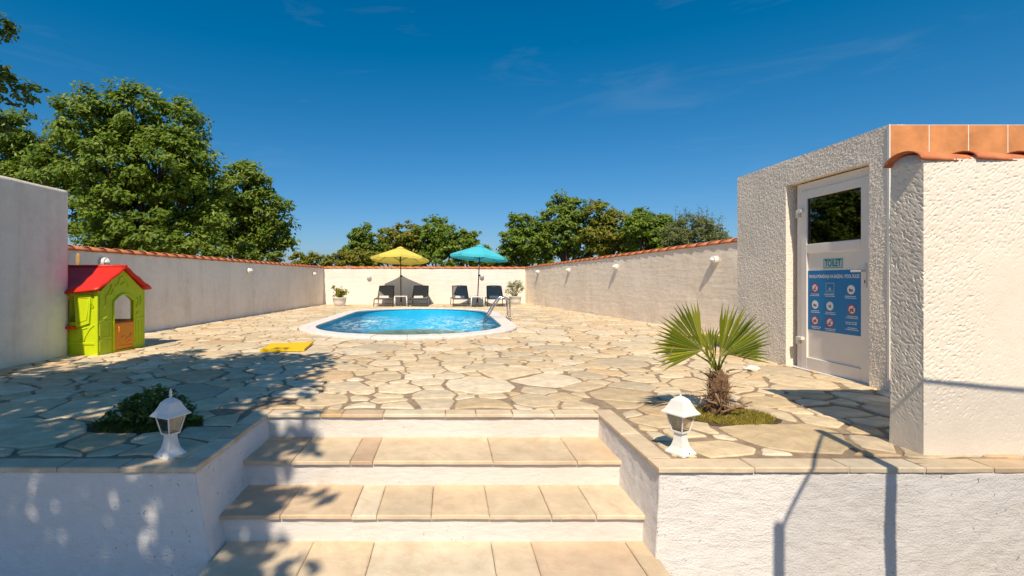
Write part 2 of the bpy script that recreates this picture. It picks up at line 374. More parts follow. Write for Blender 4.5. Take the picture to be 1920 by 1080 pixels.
def terrace_mesh():
    bm = bmesh.new()
    outer = [(-6.4, YF+.03), (XL-.02, YF+.03), (XL-.02, YS+.03), (XR+.02, YS+.03), (XR+.02, YF+.03), (6.4, YF+.03), (6.4, 6.4), (RCOR.x+.1, RCOR.y+.1), (LCOR.x-.1, LCOR.y+.1), (-6.4, 6.4)]
    inner = stadium(PR + .04)
    ed = []
    for loop in (outer, inner):
        vs_ = [bm.verts.new((x, y, 0)) for x, y in loop]
        ed += [bm.edges.new((vs_[i], vs_[(i+1) % len(vs_)])) for i in range(len(vs_))]
    bmesh.ops.triangle_fill(bm, edges=ed, use_beauty=True)
    for f in bm.faces:
        if f.normal.z < 0: f.normal_flip()
    r = bmesh.ops.extrude_face_region(bm, geom=bm.faces[:])
    # keep the top where it is, push the copy down to make a slab
    for e in r['geom']:
        if isinstance(e, bmesh.types.BMVert): e.co.z = -.10
    bmesh.ops.recalc_face_normals(bm, faces=bm.faces[:])
    me = bpy.data.meshes.new('terrace'); bm.to_mesh(me); bm.free(); return me
terrace = mobj('terrace', terrace_mesh(), 'mortar'); tag(terrace, kind='structure')
terrace.location.z = .006

# crazy paving: irregular cells grown from scattered seeds, edges warped by one shared field so joints stay parallel
BEDS = [(2.02, 3.46, .30, .22), (-2.05, 3.28, .36, .20)]          # planting beds (x, y, rx, ry)
def bed_d(x, y, b): return math.hypot((x - b[0]) / b[2], (y - b[1]) / b[3])
def clip(poly, n, c):                             # keep n.p <= c
    out = []
    for i in range(len(poly)):
        a, b = poly[i], poly[(i + 1) % len(poly)]
        da = n[0]*a[0] + n[1]*a[1] - c; db = n[0]*b[0] + n[1]*b[1] - c
        if da <= 0: out.append(a)
        if (da < 0 < db) or (db < 0 < da):
            t = da / (da - db); out.append((a[0] + (b[0]-a[0]) * t, a[1] + (b[1]-a[1]) * t))
    return out
def left_x(y): return LW0.x + (LCOR.x - LW0.x) * (y - LW0.y) / (LCOR.y - LW0.y)
def right_x(y): return RW0.x + (RCOR.x - RW0.x) * (y - RW0.y) / (RCOR.y - RW0.y)
def back_y(x): return LCOR.y + (RCOR.y - LCOR.y) * (x - LCOR.x) / (RCOR.x - LCOR.x)
CPW = .135                                        # width of the edging stones
def pool_sd(x, y):
    cy = min(max(y, PY0), PY1); d = math.hypot(x - PCX, y - cy); return d - PR - COPW, ((x - PCX) / max(d, 1e-6), (y - cy) / max(d, 1e-6))
def paving():
    rnd = random.Random(5); seeds = []; cell = .5; grid = {}
    def near(x, y, r):
        for i in range(int(x/cell)-3, int(x/cell)+4):
            for j in range(int(y/cell)-3, int(y/cell)+4):
                for (a, b, q) in grid.get((i, j), ()):
                    if math.hypot((a-x)*.86, (b-y)*1.14) < (r+q)*.5: return True
        return False
    for R_, tries in ((.46, 230), (.29, 4500), (.19, 30000), (.12, 45000)):
        for _ in range(tries):
            y = rnd.uniform(YF + .1, 19.9); x = rnd.uniform(-6.3, 5.4); r = R_ * rnd.uniform(.85, 1.12)
            if not (left_x(max(y, 6)) - .1 < x < right_x(max(y, 6)) + .1) or y > back_y(x): continue
            if y < 6.2 and (x < -5.1 or x > 4.1): continue
            if XL - CPW - .04 < x < XR + CPW + .04 and y < YS + CPW + .04: continue
            if y < YF + CPW + .05: continue
            if pool_sd(x, y)[0] < .06: continue
            if any(bed_d(x, y, b) < 1.12 for b in BEDS): continue
            if near(x, y, r): continue
            seeds.append((x, y, r)); grid.setdefault((int(x/cell), int(y/cell)), []).append((x, y, r))
    out = []
    for (x, y, r) in seeds:
        poly = [(x-.9, y-.7), (x+.9, y-.7), (x+.9, y+.7), (x-.9, y+.7)]
        nb = []
        for i in range(int(x/cell)-4, int(x/cell)+5):
            for j in range(int(y/cell)-4, int(y/cell)+5):
                nb += [s for s in grid.get((i, j), ()) if s[:2] != (x, y)]
        nb.sort(key=lambda s: (s[0]-x)**2 + (s[1]-y)**2)
        jt = rnd.uniform(.007, .020)
        for (a, b, q) in nb[:26]:
            dx, dy = a-x, b-y; L = math.hypot(dx, dy); n = (dx/L, dy/L)
            w = L/2 + (r*r - q*q) * .5 / L * .6
            h = jt + (.016 if (int((a+x)*37) + int((b+y)*41)) % 7 == 0 else 0)
            poly = clip(poly, n, n[0]*x + n[1]*y + w - h)
            if len(poly) < 3: break
        if len(poly) < 3: continue
        poly = clip(poly, (0, -1), -(YF + CPW + .015))
        if y > YS + CPW: 
            if XL - CPW - .3 < x < XR + CPW + .3: poly = clip(poly, (0, -1), -(YS + CPW + .015))
        if y < YS + CPW + .25 and x < XL: poly = clip(poly, (1, 0), XL - CPW - .015)
        if y < YS + CPW + .25 and x > XR: poly = clip(poly, (-1, 0), -(XR + CPW + .015))
        sd, n = pool_sd(x, y)
        if sd < .8:
            bx, by = x - n[0]*sd, y - n[1]*sd; poly = clip(poly, (-n[0], -n[1]), -(n[0]*bx + n[1]*by) - .02)
        for b in BEDS:
            d = bed_d(x, y, b)
            if d < 4:
                bx, by = b[0] + (x-b[0])/d, b[1] + (y-b[1])/d
                gx, gy = (x-b[0])/b[2]**2, (y-b[1])/b[3]**2; g = math.hypot(gx, gy); n = (gx/g, gy/g)
                px, py = b[0] + (x-b[0])/d, b[1] + (y-b[1])/d
                poly = clip(poly, (-n[0], -n[1]), -(n[0]*px + n[1]*py))
        if len(poly) < 3: continue
        A = abs(sum(poly[i][0]*poly[(i+1)%len(poly)][1] - poly[(i+1)%len(poly)][0]*poly[i][1] for i in range(len(poly)))) / 2
        if A < .004: continue
        out.append((poly, A, x, y))
    return out
STONES = paving()
STONES.sort(key=lambda s: -s[1] / s[3] ** 3)      # size in the picture
def vis(s):
    px = CX + F * s[2] / s[3]; return -60 < px < 1980
STONES = [s for s in STONES if vis(s)] + [s for s in STONES if not vis(s)]
TINTS = [(.70, .55, .35), (.74, .60, .40), (.67, .52, .32), (.77, .64, .44), (.68, .49, .29), (.64, .53, .37), (.72, .58, .38), (.78, .665, .48)]
def stone_geo(poly, rnd, seg):
    pts = []
    n = len(poly)
    for i in range(n):                            # cut the corners, split long edges
        a, b = Vector(poly[i]), Vector(poly[(i+1) % n]); L = (b-a).length
        if L < .012: continue
        k = max(1, min(5, int(L / seg)))
        c = min(.30, rnd.uniform(.004, .016) / L) if L > .03 else .25
        for q in range(k + 1): pts.append(a.lerp(b, c + (1 - 2*c) * q / k))
    if len(pts) < 3: return None
    P = np.array([(p.x, p.y, 0) for p in pts])
    wob = np.stack([vnoise(P*3.4, 21), vnoise(P*3.4, 22)], 1) * .038 + np.stack([vnoise(P*12, 23), vnoise(P*12, 24)], 1) * .014
    P[:, :2] += wob
    cen = P.mean(0); d = P - cen; L = np.linalg.norm(d, axis=1, keepdims=True); inn = P - d / np.maximum(L, 1e-4) * np.minimum(.010, L*.3)
    tx, ty = rnd.uniform(-.008, .008), rnd.uniform(-.008, .008); z = rnd.uniform(-.003, .004)
    m = len(P); vs_ = [(p[0], p[1], -.014) for p in P] + [(p[0], p[1], z - .003 + tx*(p[0]-cen[0]) + ty*(p[1]-cen[1])) for p in P] \
        + [(p[0], p[1], z + .003 + tx*(p[0]-cen[0]) + ty*(p[1]-cen[1])) for p in inn]
    fs = [(i, (i+1)%m, (i+1)%m+m, i+m) for i in range(m)] + [(i+m, (i+1)%m+m, (i+1)%m+2*m, i+2*m) for i in range(m)] + [tuple(range(2*m, 3*m))]
    return vs_, fs, cen
def lay():
    rnd = random.Random(3); far_v, far_f, far_c = [], [], []
    for i, (poly, A, x, y) in enumerate(STONES):
        g = stone_geo(poly, rnd, .09 if i < 300 else .16)
        if g is None: continue
        vs_, fs, cen = g; t = Vector(rnd.choice(TINTS)) * rnd.uniform(.88, 1.08)
        if i < 300:
            o = obj('flagstone', [(v[0]-cen[0], v[1]-cen[1], v[2]) for v in vs_], fs, 'flag', terrace, tint=t)
            o.location = (cen[0], cen[1], .006)
        else:
            n = len(far_v); far_v += vs_; far_f += [tuple(k+n for k in q) for q in fs]; far_c += [(*t, 1)] * len(vs_)
    me = bpy.data.meshes.new('flagstone_paving'); me.from_pydata(far_v, [], far_f)
    at = me.attributes.new('tint', 'FLOAT_COLOR', 'POINT'); at.data.foreach_set('color', np.array(far_c).ravel())
    o = mobj('flagstone_paving', me, 'flag', terrace); o.location.z = .006; tag(o, kind='stuff')
lay()

# ------------------------------------------------------------------ terrace front: retaining walls, edging stones, stairs
def slab_stone(name, parent, x0, x1, y0, y1, z0, z1, rnd, mat='slab', bev=.004):
    out = []
    for (ax, ay, bx, by) in ((x0+.0015, y0, x1-.0015, y0), (x1-.0015, y0, x1-.0015, y1), (x1-.0015, y1, x0+.0015, y1), (x0+.0015, y1, x0+.0015, y0)):
        k = max(1, int(math.hypot(bx-ax, by-ay) / .055))
        for q in range(k):
            w_ = .0022 if ay == by else .0008
            out.append((ax + (bx-ax)*q/k + rnd.uniform(-.0008, .0008), ay + (by-ay)*q/k + rnd.uniform(-w_, w_)))
    cx_, cy_ = (x0+x1)/2, (y0+y1)/2; n_ = len(out); dz = rnd.uniform(-.0015, .0015)
    rings = []
    for (ins, z) in ((.0005, z0), (0, z0+.004), (0, z1-.006), (.005, z1)):
        for (x, y) in out:
            e_ = ins + (rnd.uniform(0, .003) if ins == .005 else 0)
            rings.append((x - math.copysign(min(e_, abs(x-cx_)), x-cx_) * (abs(x-cx_) > (x1-x0)*.5-.006), y - math.copysign(min(e_, abs(y-cy_)), y-cy_) * (abs(y-cy_) > (y1-y0)*.5-.006), z + dz - (rnd.uniform(0, .002) if z == z1 else 0)))
    fs_ = [(r*n_+q, r*n_+(q+1)%n_, (r+1)*n_+(q+1)%n_, (r+1)*n_+q) for r in range(3) for q in range(n_)] + [tuple(range(n_-1, -1, -1)), tuple(3*n_+q for q in range(n_))]
    b = MB().add(rings, fs_)
    t = Vector(rnd.choice([(.71, .58, .41), (.68, .545, .37), (.74, .63, .46), (.66, .50, .33), (.71, .57, .39)])) * rnd.uniform(.93, 1.04)
    return b.build(name, mat, parent, tint=t)
RS = random.Random(12)
TH = .024                                         # edging stone thickness
def run(parent, a0, a1, fn, lo=.28, hi=.55):
    a = a0
    while a < a1 - .02:
        L = RS.uniform(lo, hi); L = a1 - a if a1 - a - L < .18 else L
        fn(a, a + L); a += L
rwl = empty('retaining_wall', (-3.4, YF, LOW), 0, 'white retaining wall under tree shade beside the left side of the stairs', 'wall')
rwr = empty('retaining_wall', (3.4, YF, LOW), 0, 'sunlit white retaining wall crossed by a post shadow, below the rough white garden wall', 'wall')
def wall_local(par, name, O, U, V, lu, lv, th, res, mat, **k):
    o = rough_slab(name, O, U, V, lu, lv, th, res, mat, None, **k); o.parent = par; o.location = -par.location; return o
def batter_l(P): P = P.copy(); P[:, 0] += np.where(P[:, 0] > XL - .16, (0 - P[:, 2]) * .165, 0); return P
def batter_r(P): P = P.copy(); P[:, 0] -= np.where(P[:, 0] < XR + .16, (0 - P[:, 2]) * .05, 0); return P
WH = -LOW - TH + .024
wall_local(rwl, 'wall', (-5.9, YF+.012, -TH+.004), (1,0,0), (0,1,0), 5.9 + XL - .012, YS - YF + .14, WH, .016, 'stucco_white', mask=lambda u, v: v < .2 or u > 5.9 + XL - .012 - .14, amp=.003, freq=40, broad=.007, warp=batter_l, grit=.0028)
wall_local(rwr, 'wall', (XR+.012, YF+.012, -TH+.004), (1,0,0), (0,1,0), 4.9, YS - YF + .14, WH, .016, 'stucco_white', mask=lambda u, v: v < .2 or u < .14, amp=.004, freq=26, broad=.009, warp=batter_r, grit=.0018, grit_zone=1)
def cop(par, x0, x1, y0, y1):
    o = slab_stone('edging_stone', par, x0, x1, y0, y1, -TH + .006, .009, RS); o.location = -par.location
def copy_(par, x0, x1, y0, y1):
    o = slab_stone('edging_stone', par, x0, x1, y0 + .0015, y1 - .0015, -TH + .006, .009, RS); o.location = -par.location
run(rwl, -5.9, XL, lambda a, b: cop(rwl, a, b, YF, YF + CPW))
run(rwl, YF + CPW, YS + CPW, lambda a, b: copy_(rwl, XL - CPW, XL, a, b))
run(rwr, XR, 6.0, lambda a, b: cop(rwr, a, b, YF, YF + CPW))
run(rwr, YF + CPW, YS + CPW, lambda a, b: copy_(rwr, XR, XR + CPW, a, b))

stairs = empty('stairs', (-.1, 3.0, LOW), 0, 'wide outdoor stairs with white risers and cream stone treads up to the terrace', 'stairs')
SL = -Vector((-.1, 3.0, LOW))
def st(o): o.parent = stairs; o.location = SL; return o
LV = [0, -.165, -.325, -.48]                      # terrace, three treads
YE = [3.53, F / 292.3, F / 333.8, 2.28]           # front edges
cuts = [[(p - CX) / 255. for p in (600, 640, 718, 835, 893, 962, 1040)],
        [(p - CX) / 292.3 for p in (546, 656, 698.5, 925, 1082.6)],
        [(p - CX) / 333.8 for p in (524.7, 658.5, 706, 808.7, 918, 1034.8, 1118.8)],
        [(p - CX) / 333.8 for p in (586.7, 701.6, 921, 996, 1174)]]
def tri(lo, hi, seq): return [lo] + list(seq) + [hi]
DK = {(1, 2): (.58, .42, .28), (1, 5): (.69, .52, .34), (2, 4): (.71, .55, .36), (3, 4): (.64, .49, .34), (2, 0): (.60, .44, .29), (0, 1): (.68, .47, .25)}
for k in range(4):
    e = tri((XL, XL-.05, XL-.05, -1.25)[k], (XR, XR+.04, XR+.04, 1.12)[k], cuts[k]); y0 = YE[k]; y1 = (YE[k-1] + .05) if k else YS + CPW
    for q in range(len(e) - 1):
        z1 = LV[k] + (.009 if k == 0 else 0)
        o = st(slab_stone('tread_slab', None, e[q], e[q+1], y0, y1, z1 - .023, z1, RS))
        if (k, q) in DK:
            a = o.data.attributes['tint']; a.data.foreach_set('color', np.tile(np.array([*DK[(k, q)], 1.]), len(o.data.vertices)))
    ra, rb = (XL - .06, XR + .06) if k < 3 else (-1.245, 1.115)
    o = rough_slab('riser', (ra, y0 + .022, LV[k] - .25 if k < 3 else LOW - .02), (1,0,0), (0,0,1), rb - ra, (.25 if k < 3 else -LOW + LV[3] + .02) - .022 + (.0 if k else .006), .12, .022, 'stucco_riser', amp=.002, freq=24, broad=.004)
    st(o)

# ------------------------------------------------------------------ boundary walls and their tile coping
def tile_mesh(r0=.115, r1=.098, L=.37, n=10, th=.012):
    vs_ = []; fs = []
    for (x, r) in ((0, r0), (L, r1)):
        for rr in (r, r - th):
            for k in range(n + 1):
                a = math.pi * k / n; vs_.append((x, -rr * 1.18 * math.cos(a), rr * .72 * math.sin(a)))
    m = n + 1; A, B, C, D = 0, m, 2*m, 3*m
    for k in range(n):
        fs += [(A+k, A+k+1, C+k+1, C+k), (B+k+1, B+k, D+k, D+k+1), (A+k+1, A+k, B+k, B+k+1), (C+k, C+k+1, D+k+1, D+k)]
    fs += [(A, C, D, B), (A+n, B+n, D+n, C+n)]
    me = bpy.data.meshes.new('roof_tile'); me.from_pydata(vs_, [], fs); me.materials.append(M['terracotta'])
    me.polygons.foreach_set('use_smooth', [True] * len(fs)); me.update(); return me
TILE = tile_mesh()
def tiles(par, a, b, za, zb, pitch=.315, scale=1., back=True):
    d = (b - a); L = d.length; n = int(L / pitch) + 1; ang = math.atan2(d.y, d.x); rnd = random.Random(int(L * 100))
    for i in range(n):
        t = i * pitch / L; o = bpy.data.objects.new('roof_tile', TILE); COL.objects.link(o); o.parent = par
        p = a.lerp(b, t); p.z = za + (zb - za) * t
        o.location = p - par.location
        o.rotation_euler = (rnd.uniform(-.03, .03), rad(2.6) + rnd.uniform(-.012, .012), ang + rnd.uniform(-.025, .025))
        o.scale = (1, scale, scale)
def bwall(label, a, b, z, mat, th, flip, res=.05, amp=.004, freq=14, zb=None, fn=None):
    w = empty('garden_wall', ((a + b) / 2), 0, label, 'wall'); d = (b - a); L = d.length; d = d / L
    U = d if not flip else -d; O = a if not flip else b
    zb = z if zb is None else zb
    def warp(P):
        P = P.copy(); t = (P[:, 0]-a.x)*d.x + (P[:, 1]-a.y)*d.y; P[:, 2] = np.where(P[:, 2] > 0, P[:, 2] * (z + (zb - z) * t / L) / z, P[:, 2]); return P
    o = rough_slab('wall', (O.x, O.y, LOW * .3), tuple(U), (0,0,1), L, z - LOW * .3, th, res, mat, None, amp=amp, freq=freq, broad=.006, warp=warp)
    o.parent = w; o.location = -w.location
    nrm = Vector((U.y, -U.x, 0)); off = -nrm * (th / 2)
    tiles(w, a + off, b + off, z - .015, zb - .015, scale=.98)
    return w
wl = bwall('long shaded grey-white garden wall with terracotta ridge tiles behind the playhouse', LW0, LCOR, 1.47, 'stucco_grey', .2, False)
wb = bwall('sunlit white end wall with terracotta ridge tiles behind the loungers', LCOR + Vector((-.2, -.02, 0)), RCOR + Vector((.2, .02, 0)), 1.47, 'stucco_far', .2, False)
wr = bwall('long board-marked garden wall with terracotta ridge tiles behind the palm', RW0, RCOR, 1.70, 'stucco_board', .2, True, .028, .004, 26, 1.48)
nb_ = empty('garden_wall', (-5.6, 4.4, 0), 0, 'tall plain grey-white wall block in front of the playhouse', 'wall')
o = rough_slab('wall', (-4.95, 2.72, -.05), (0,1,0), (0,0,1), 3.53, 2.20, 1.6, .04, 'stucco_grey', None, amp=.004, freq=18, broad=.008); o.parent = nb_; o.location = -nb_.location

# rough garden wall standing on the terrace edge, right
gw = empty('garden_wall', (4.4, 2.8, 0), 0, 'roughcast white wall with barrel tiles standing on the terrace edge', 'wall')
o = rough_slab('wall', (2.67, 2.695, -.02), (1,0,0), (0,0,1), 3.5, 1.70, .205, .0105, 'stucco_rough', None, amp=.0012, freq=22, broad=.005, grit=.0021, grit_mode=2, grit_zone=1, smooth=False); o.parent = gw; o.location = -gw.location
m = MB(); n = 12; vs_ = []
for x in (2.672, 6.16):
    vs_ += [(x, 2.797 - .096 * math.cos(math.pi*k/n), 1.66 + .060 * math.sin(math.pi*k/n)) for k in range(n+1)]
m.add(vs_, [tuple(range(n, -1, -1)), tuple(range(n+1, 2*n+2))] + [(k, k+1, k+n+2, k+n+1) for k in range(n)])
o = m.build('mortar_bed', 'stucco_rough', gw, True); o.location = -gw.location
tiles(gw, Vector((2.645, 2.797, 0)), Vector((6.1, 2.797, 0)), 1.674, 1.674, .318, .86)

# ------------------------------------------------------------------ toilet building
BX, BY0, BY1, BZ = 3.87, 4.22, 6.42, 2.36
tb = empty('toilet_building', (5.2, 5.3, 0), 0, 'small flat-roofed white roughcast toilet building with a white door', 'building')
def tbp(o, par=tb): o.parent = par; o.location = -tb.location if par is tb else (0, 0, 0); return o
OY0, OY1, OZ = 4.41, 5.50, 2.075                  # door opening
tbp(rough_slab('wall', (BX, BY1, -.02), (0,-1,0), (0,0,1), BY1-BY0, BZ+.02, .14, .0105, 'stucco_rough', None,
    mask=lambda u, v: not (OY0 < BY1-u < OY1 and v-.02 < OZ), amp=.0010, freq=40, broad=.004, grit=.0020, grit_mode=1, smooth=False))
tbp(MB().box(BX+.14, 6.4, BY0+.012, BY0+.14, 0, BZ).build('wall', 'stucco_rough'))
tbp(MB().box(BX+.01, 6.4, BY1-.14, BY1-.01, 0, BZ-.004).build('wall', 'stucco_rough'))
tbp(MB().box(6.26, 6.395, BY0+.15, BY1-.15, 0, BZ-.006).build('wall', 'stucco_rough'))
tbp(MB().box(BX+.10, 6.39, BY0+.03, BY1-.03, BZ-.10, BZ-.012).build('roof_slab', 'grout'))
tbp(MB().box(BX+.0, 6.4, BY0-.0115, BY0+.02, BZ-.36, BZ-.003).build('grout_bed', 'grout'))
for i in range(7):
    x0 = BX + .008 + i * .345
    tbp(MB().box(x0, x0+.337, BY0-.014, BY0-.002, BZ-.345, BZ-.006, .002).build('fascia_tile', 'fascia'))
tbp(MB().box(BX-.006, BX+.006, BY0-.016, BY0+.004, 0, BZ).build('corner_trim', 'white_plastic'))
DX = 3.945                                        # outer face of the door
door = MB()
door.box(DX, DX+.05, 5.335, 5.42, .0, 2.06).box(DX, DX+.05, OY0-.02, 4.485, .0, 2.06).box(DX, DX+.05, 4.485, 5.335, 1.965, 2.06)
door = tbp(door.build('door', 'door_white'))
def dp(name, mat, *boxes, bev=.004):
    m = MB()
    for b in boxes: m.box(*b, bev)
    return tbp(m.build(name, mat), door)
DL = DX - .012
dp('stile', 'door_white', (DL, DL+.06, 5.265, 5.345, .02, 1.975)); dp('stile', 'door_white', (DL, DL+.06, 4.475, 4.575, .02, 1.975))
dp('rail', 'door_white', (DL+.001, DL+.06, 4.574, 5.266, 1.885, 1.974)); dp('rail', 'door_white', (DL+.001, DL+.06, 4.574, 5.266, 1.285, 1.385))
dp('rail', 'door_white', (DL+.001, DL+.06, 4.574, 5.266, .021, .15))
dp('panel', 'door_white', (DL+.018, DL+.05, 4.57, 5.27, .145, 1.29), bev=.001)
dp('glass_pane', 'pane', (DL+.022, DL+.03, 4.57, 5.27, 1.38, 1.89), bev=0)
dp('glazing_bead', 'print_dark', (DL+.016, DL+.0215, 4.576, 5.264, 1.386, 1.394), (DL+.016, DL+.0215, 4.576, 5.264, 1.877, 1.884), (DL+.016, DL+.0215, 4.576, 4.584, 1.394, 1.877), (DL+.016, DL+.0215, 5.256, 5.264, 1.394, 1.877), bev=0)
for z in (1.74, .33): dp('hinge', 'white_plastic', (DL-.035, DL+.005, 5.30, 5.38, z, z+.035), (DL-.028, DL+.01, 5.36, 5.395, z-.05, z+.03), bev=.003)
dp('handle_plate', 'white_plastic', (DL-.008, DL+.002, 4.505, 4.535, .92, 1.15), bev=.003)
dp('handle', 'white_plastic', (DL-.05, DL-.006, 4.512, 4.528, 1.07, 1.09), (DL-.055, DL-.04, 4.512, 4.63, 1.07, 1.09), bev=.003)
dp('keyhole', 'print_dark', (DL-.0095, DL-.007, 4.515, 4.525, .965, .995), bev=0)
dp('threshold', 'stucco_riser', (BX+.02, DX+.08, OY0, OY1, -.02, .02), bev=.004)
# dark room behind the glass
tbp(MB().box(4.6, 4.62, 4.4, 5.6, 0, 2.2).build('partition', 'ground'))

# ------------------------------------------------------------------ signs on the door
def text_mesh(s, size, width=None):
    cu = bpy.data.curves.new('text', 'FONT'); cu.body = s; cu.size = size; cu.align_x = 'CENTER'; cu.align_y = 'CENTER'; cu.resolution_u = 3; cu.offset = size * .022
    ob = bpy.data.objects.new('text', cu); COL.objects.link(ob); dg = bpy.context.evaluated_depsgraph_get()
    me = bpy.data.meshes.new_from_object(ob.evaluated_get(dg)); bpy.data.objects.remove(ob)
    v = np.zeros(len(me.vertices) * 3); me.vertices.foreach_get('co', v); v = v.reshape(-1, 3)
    w = v[:, 0].max() - v[:, 0].min(); k = width / w if width else 1
    P = np.stack([np.zeros(len(v)), -v[:, 0] * k, v[:, 1]], 1); me.vertices.foreach_set('co', P.ravel()); me.update(); return me
def disc(r, n=20, r0=0):
    a = [(-r*math.cos(2*math.pi*k/n), r*math.sin(2*math.pi*k/n)) for k in range(n)]
    if r0:
        b = [(-r0*math.cos(2*math.pi*k/n), r0*math.sin(2*math.pi*k/n)) for k in range(n)]
        return [(0, u, v) for u, v in a + b], [(k, (k+1)%n, (k+1)%n+n, k+n) for k in range(n)]
    return [(0, u, v) for u, v in a], [tuple(range(n))]
PX = DL + .018
ps = empty('pool_rules_poster', (PX, 4.925, .775), 0, 'blue pool rules poster with round pictograms stuck on the white door', 'poster')
MB().box(-.004, -.0005, -.345, .345, -.32, .32).build('sheet', 'poster_blue', ps)
o = mobj('title', text_mesh('PRAVILA PONAŠANJA NA BAZENU / POOL RULES', .05, .64), 'print_white', ps); o.location = (-.0046, 0, .255)
def at_(o, y, z, d=.005): o.location = (-d, y, z); return o
def figure(kind):
    m = MB()
    def q(a, b, c, d): m.add([(0, -a, c), (0, -b, c), (0, -b, d), (0, -a, d)], [(0, 1, 2, 3)])
    if kind == 0: q(-.006, .006, -.02, .008); q(-.02, .02, -.024, -.018); m.add(*disc(.007)); 
    elif kind == 1: q(-.022, -.002, -.012, .008); q(.004, .02, -.016, .002); q(-.02, .02, -.02, -.015)
    else: q(-.014, -.004, -.018, .012); q(.004, .014, -.018, .012)
    return m
icons = [(.235, .135, 1, 0), (-.225, .125, 0, 1), (.235, -.045, 0, 1), (.035, -.05, 0, 2), (-.235, -.07, 1, 1), (.235, -.215, 1, 1), (.035, -.22, 1, 0)]
for (y, z, red, kd) in icons:
    ic = at_(obj('pictogram', *disc(.046), 'print_white', ps), y, z)
    g = figure(kd).build('symbol', 'print_dark', ic); g.location = (-.0006, 0, 0)
    if red:
        r = obj('ring', *disc(.05, 22, .039), 'print_red', ic); r.location = (-.0012, 0, 0)
        s_ = obj('slash', [(0, .03, -.036), (0, .036, -.03), (0, -.03, .036), (0, -.036, .03)], [(0, 1, 2, 3)], 'print_red', ic); s_.location = (-.0018, 0, 0)
fr = MB()
for (a, b, c, d) in ((-.055, .055, .05, .055), (-.055, .055, -.055, -.05), (-.055, -.05, -.05, .05), (.05, .055, -.05, .05), (-.04, .04, -.032, -.026), (-.012, .012, -.02, .006)):
    fr.add([(0, -a, c), (0, -b, c), (0, -b, d), (0, -a, d)], [(0, 1, 2, 3)])
at_(fr.build('framed_symbol', 'sign_pale', ps), .035, .135)
cap = MB(); RC = random.Random(4)
for (y, z) in [(a, b - .07) for (a, b, _, _) in icons] + [(.035, .065), (-.235, -.20), (-.235, -.255)]:
    for r_ in range(2):
        u = -RC.uniform(.045, .075)
        while u < .06:                            # unreadable small print: broken dashes
            w = RC.uniform(.008, .022); a, b = y - u, y - u - w; zz = z - r_ * .017
            cap.add([(0, a, zz), (0, b, zz), (0, b, zz + .008), (0, a, zz + .008)], [(0, 1, 2, 3)]); u += w + .006
tag(at_(cap.build('small_print', 'print_white', ps), 0, 0), kind='stuff')
ts = empty('toilet_sign', (PX, 4.925, 1.165), 0, 'small framed TOILET sign on the white door above the poster', 'sign')
MB().box(-.003, -.0005, -.125, .125, -.052, .052).build('sheet', 'sign_pale', ts)
fr = MB()
for (a, b, c, d) in ((-.12, .12, .042, .047), (-.12, .12, -.047, -.042), (-.12, -.115, -.042, .042), (.115, .12, -.042, .042)):
    fr.add([(0, -a, c), (0, -b, c), (0, -b, d), (0, -a, d)], [(0, 1, 2, 3)])
at_(fr.build('border', 'print_teal', ts), 0, 0, .0036)
o = mobj('lettering', text_mesh('TOILET', .098, .205), 'print_teal', ts); o.location = (-.0038, 0, 0)

# ------------------------------------------------------------------ pool
pool = empty('swimming_pool', (PCX, 12.0, 0), 0, 'oval blue swimming pool with a pale stone rim', 'pool')
def pl(o, par=pool): o.parent = par; o.location = -pool.location if par is pool else (0, 0, 0); return o
inn = stadium(PR, 26); n = len(inn)
pl(obj('liner', [(x, y, .03) for x, y in inn] + [(x, y, -1.25) for x, y in inn], [(i, i+n, (i+1)%n+n, (i+1)%n) for i in range(n)] + [tuple(range(n, 2*n))], 'liner', None))
# rim: separate coping stones following the oval
segs = []
per = [np.array(p) for p in stadium(PR, 60)]
L_ = [0]
for i in range(len(per)): L_.append(L_[-1] + np.linalg.norm(per[(i+1) % len(per)] - per[i]))
def rim_at(s):
    s %= L_[-1]
    i = max(k for k in range(len(per)) if L_[k] <= s); t = (s - L_[i]) / max(L_[i+1] - L_[i], 1e-9)
    p = per[i] * (1-t) + per[(i+1) % len(per)] * t; sd, nrm = pool_sd(*p); return p, np.array(nrm)
NS = 38; stp = L_[-1] / NS; rr = random.Random(8)
for k in range(NS):
    v = []; sub = 3; zt = .062 + rr.uniform(-.002, .002)
    for q in range(sub + 1):
        s = k * stp + .004 + (stp - .008) * q / sub; p, nm = rim_at(s); a = p - nm * .025; b = p + nm * COPW
        v += [(*a, .02), (*a, zt-.01), (*(a + nm*.012), zt), (*(b - nm*.015), zt-.004), (*b, zt-.02), (*b, -.01)]
    f = []
    for q in range(sub):
        for e in range(6): f.append((q*6+e, q*6+(e+1)%6, (q+1)*6+(e+1)%6, (q+1)*6+e))
    f += [tuple(range(5, -1, -1)), tuple(sub*6+e for e in range(6))]
    pl(obj('rim_stone', v, f, 'coping_pool'))
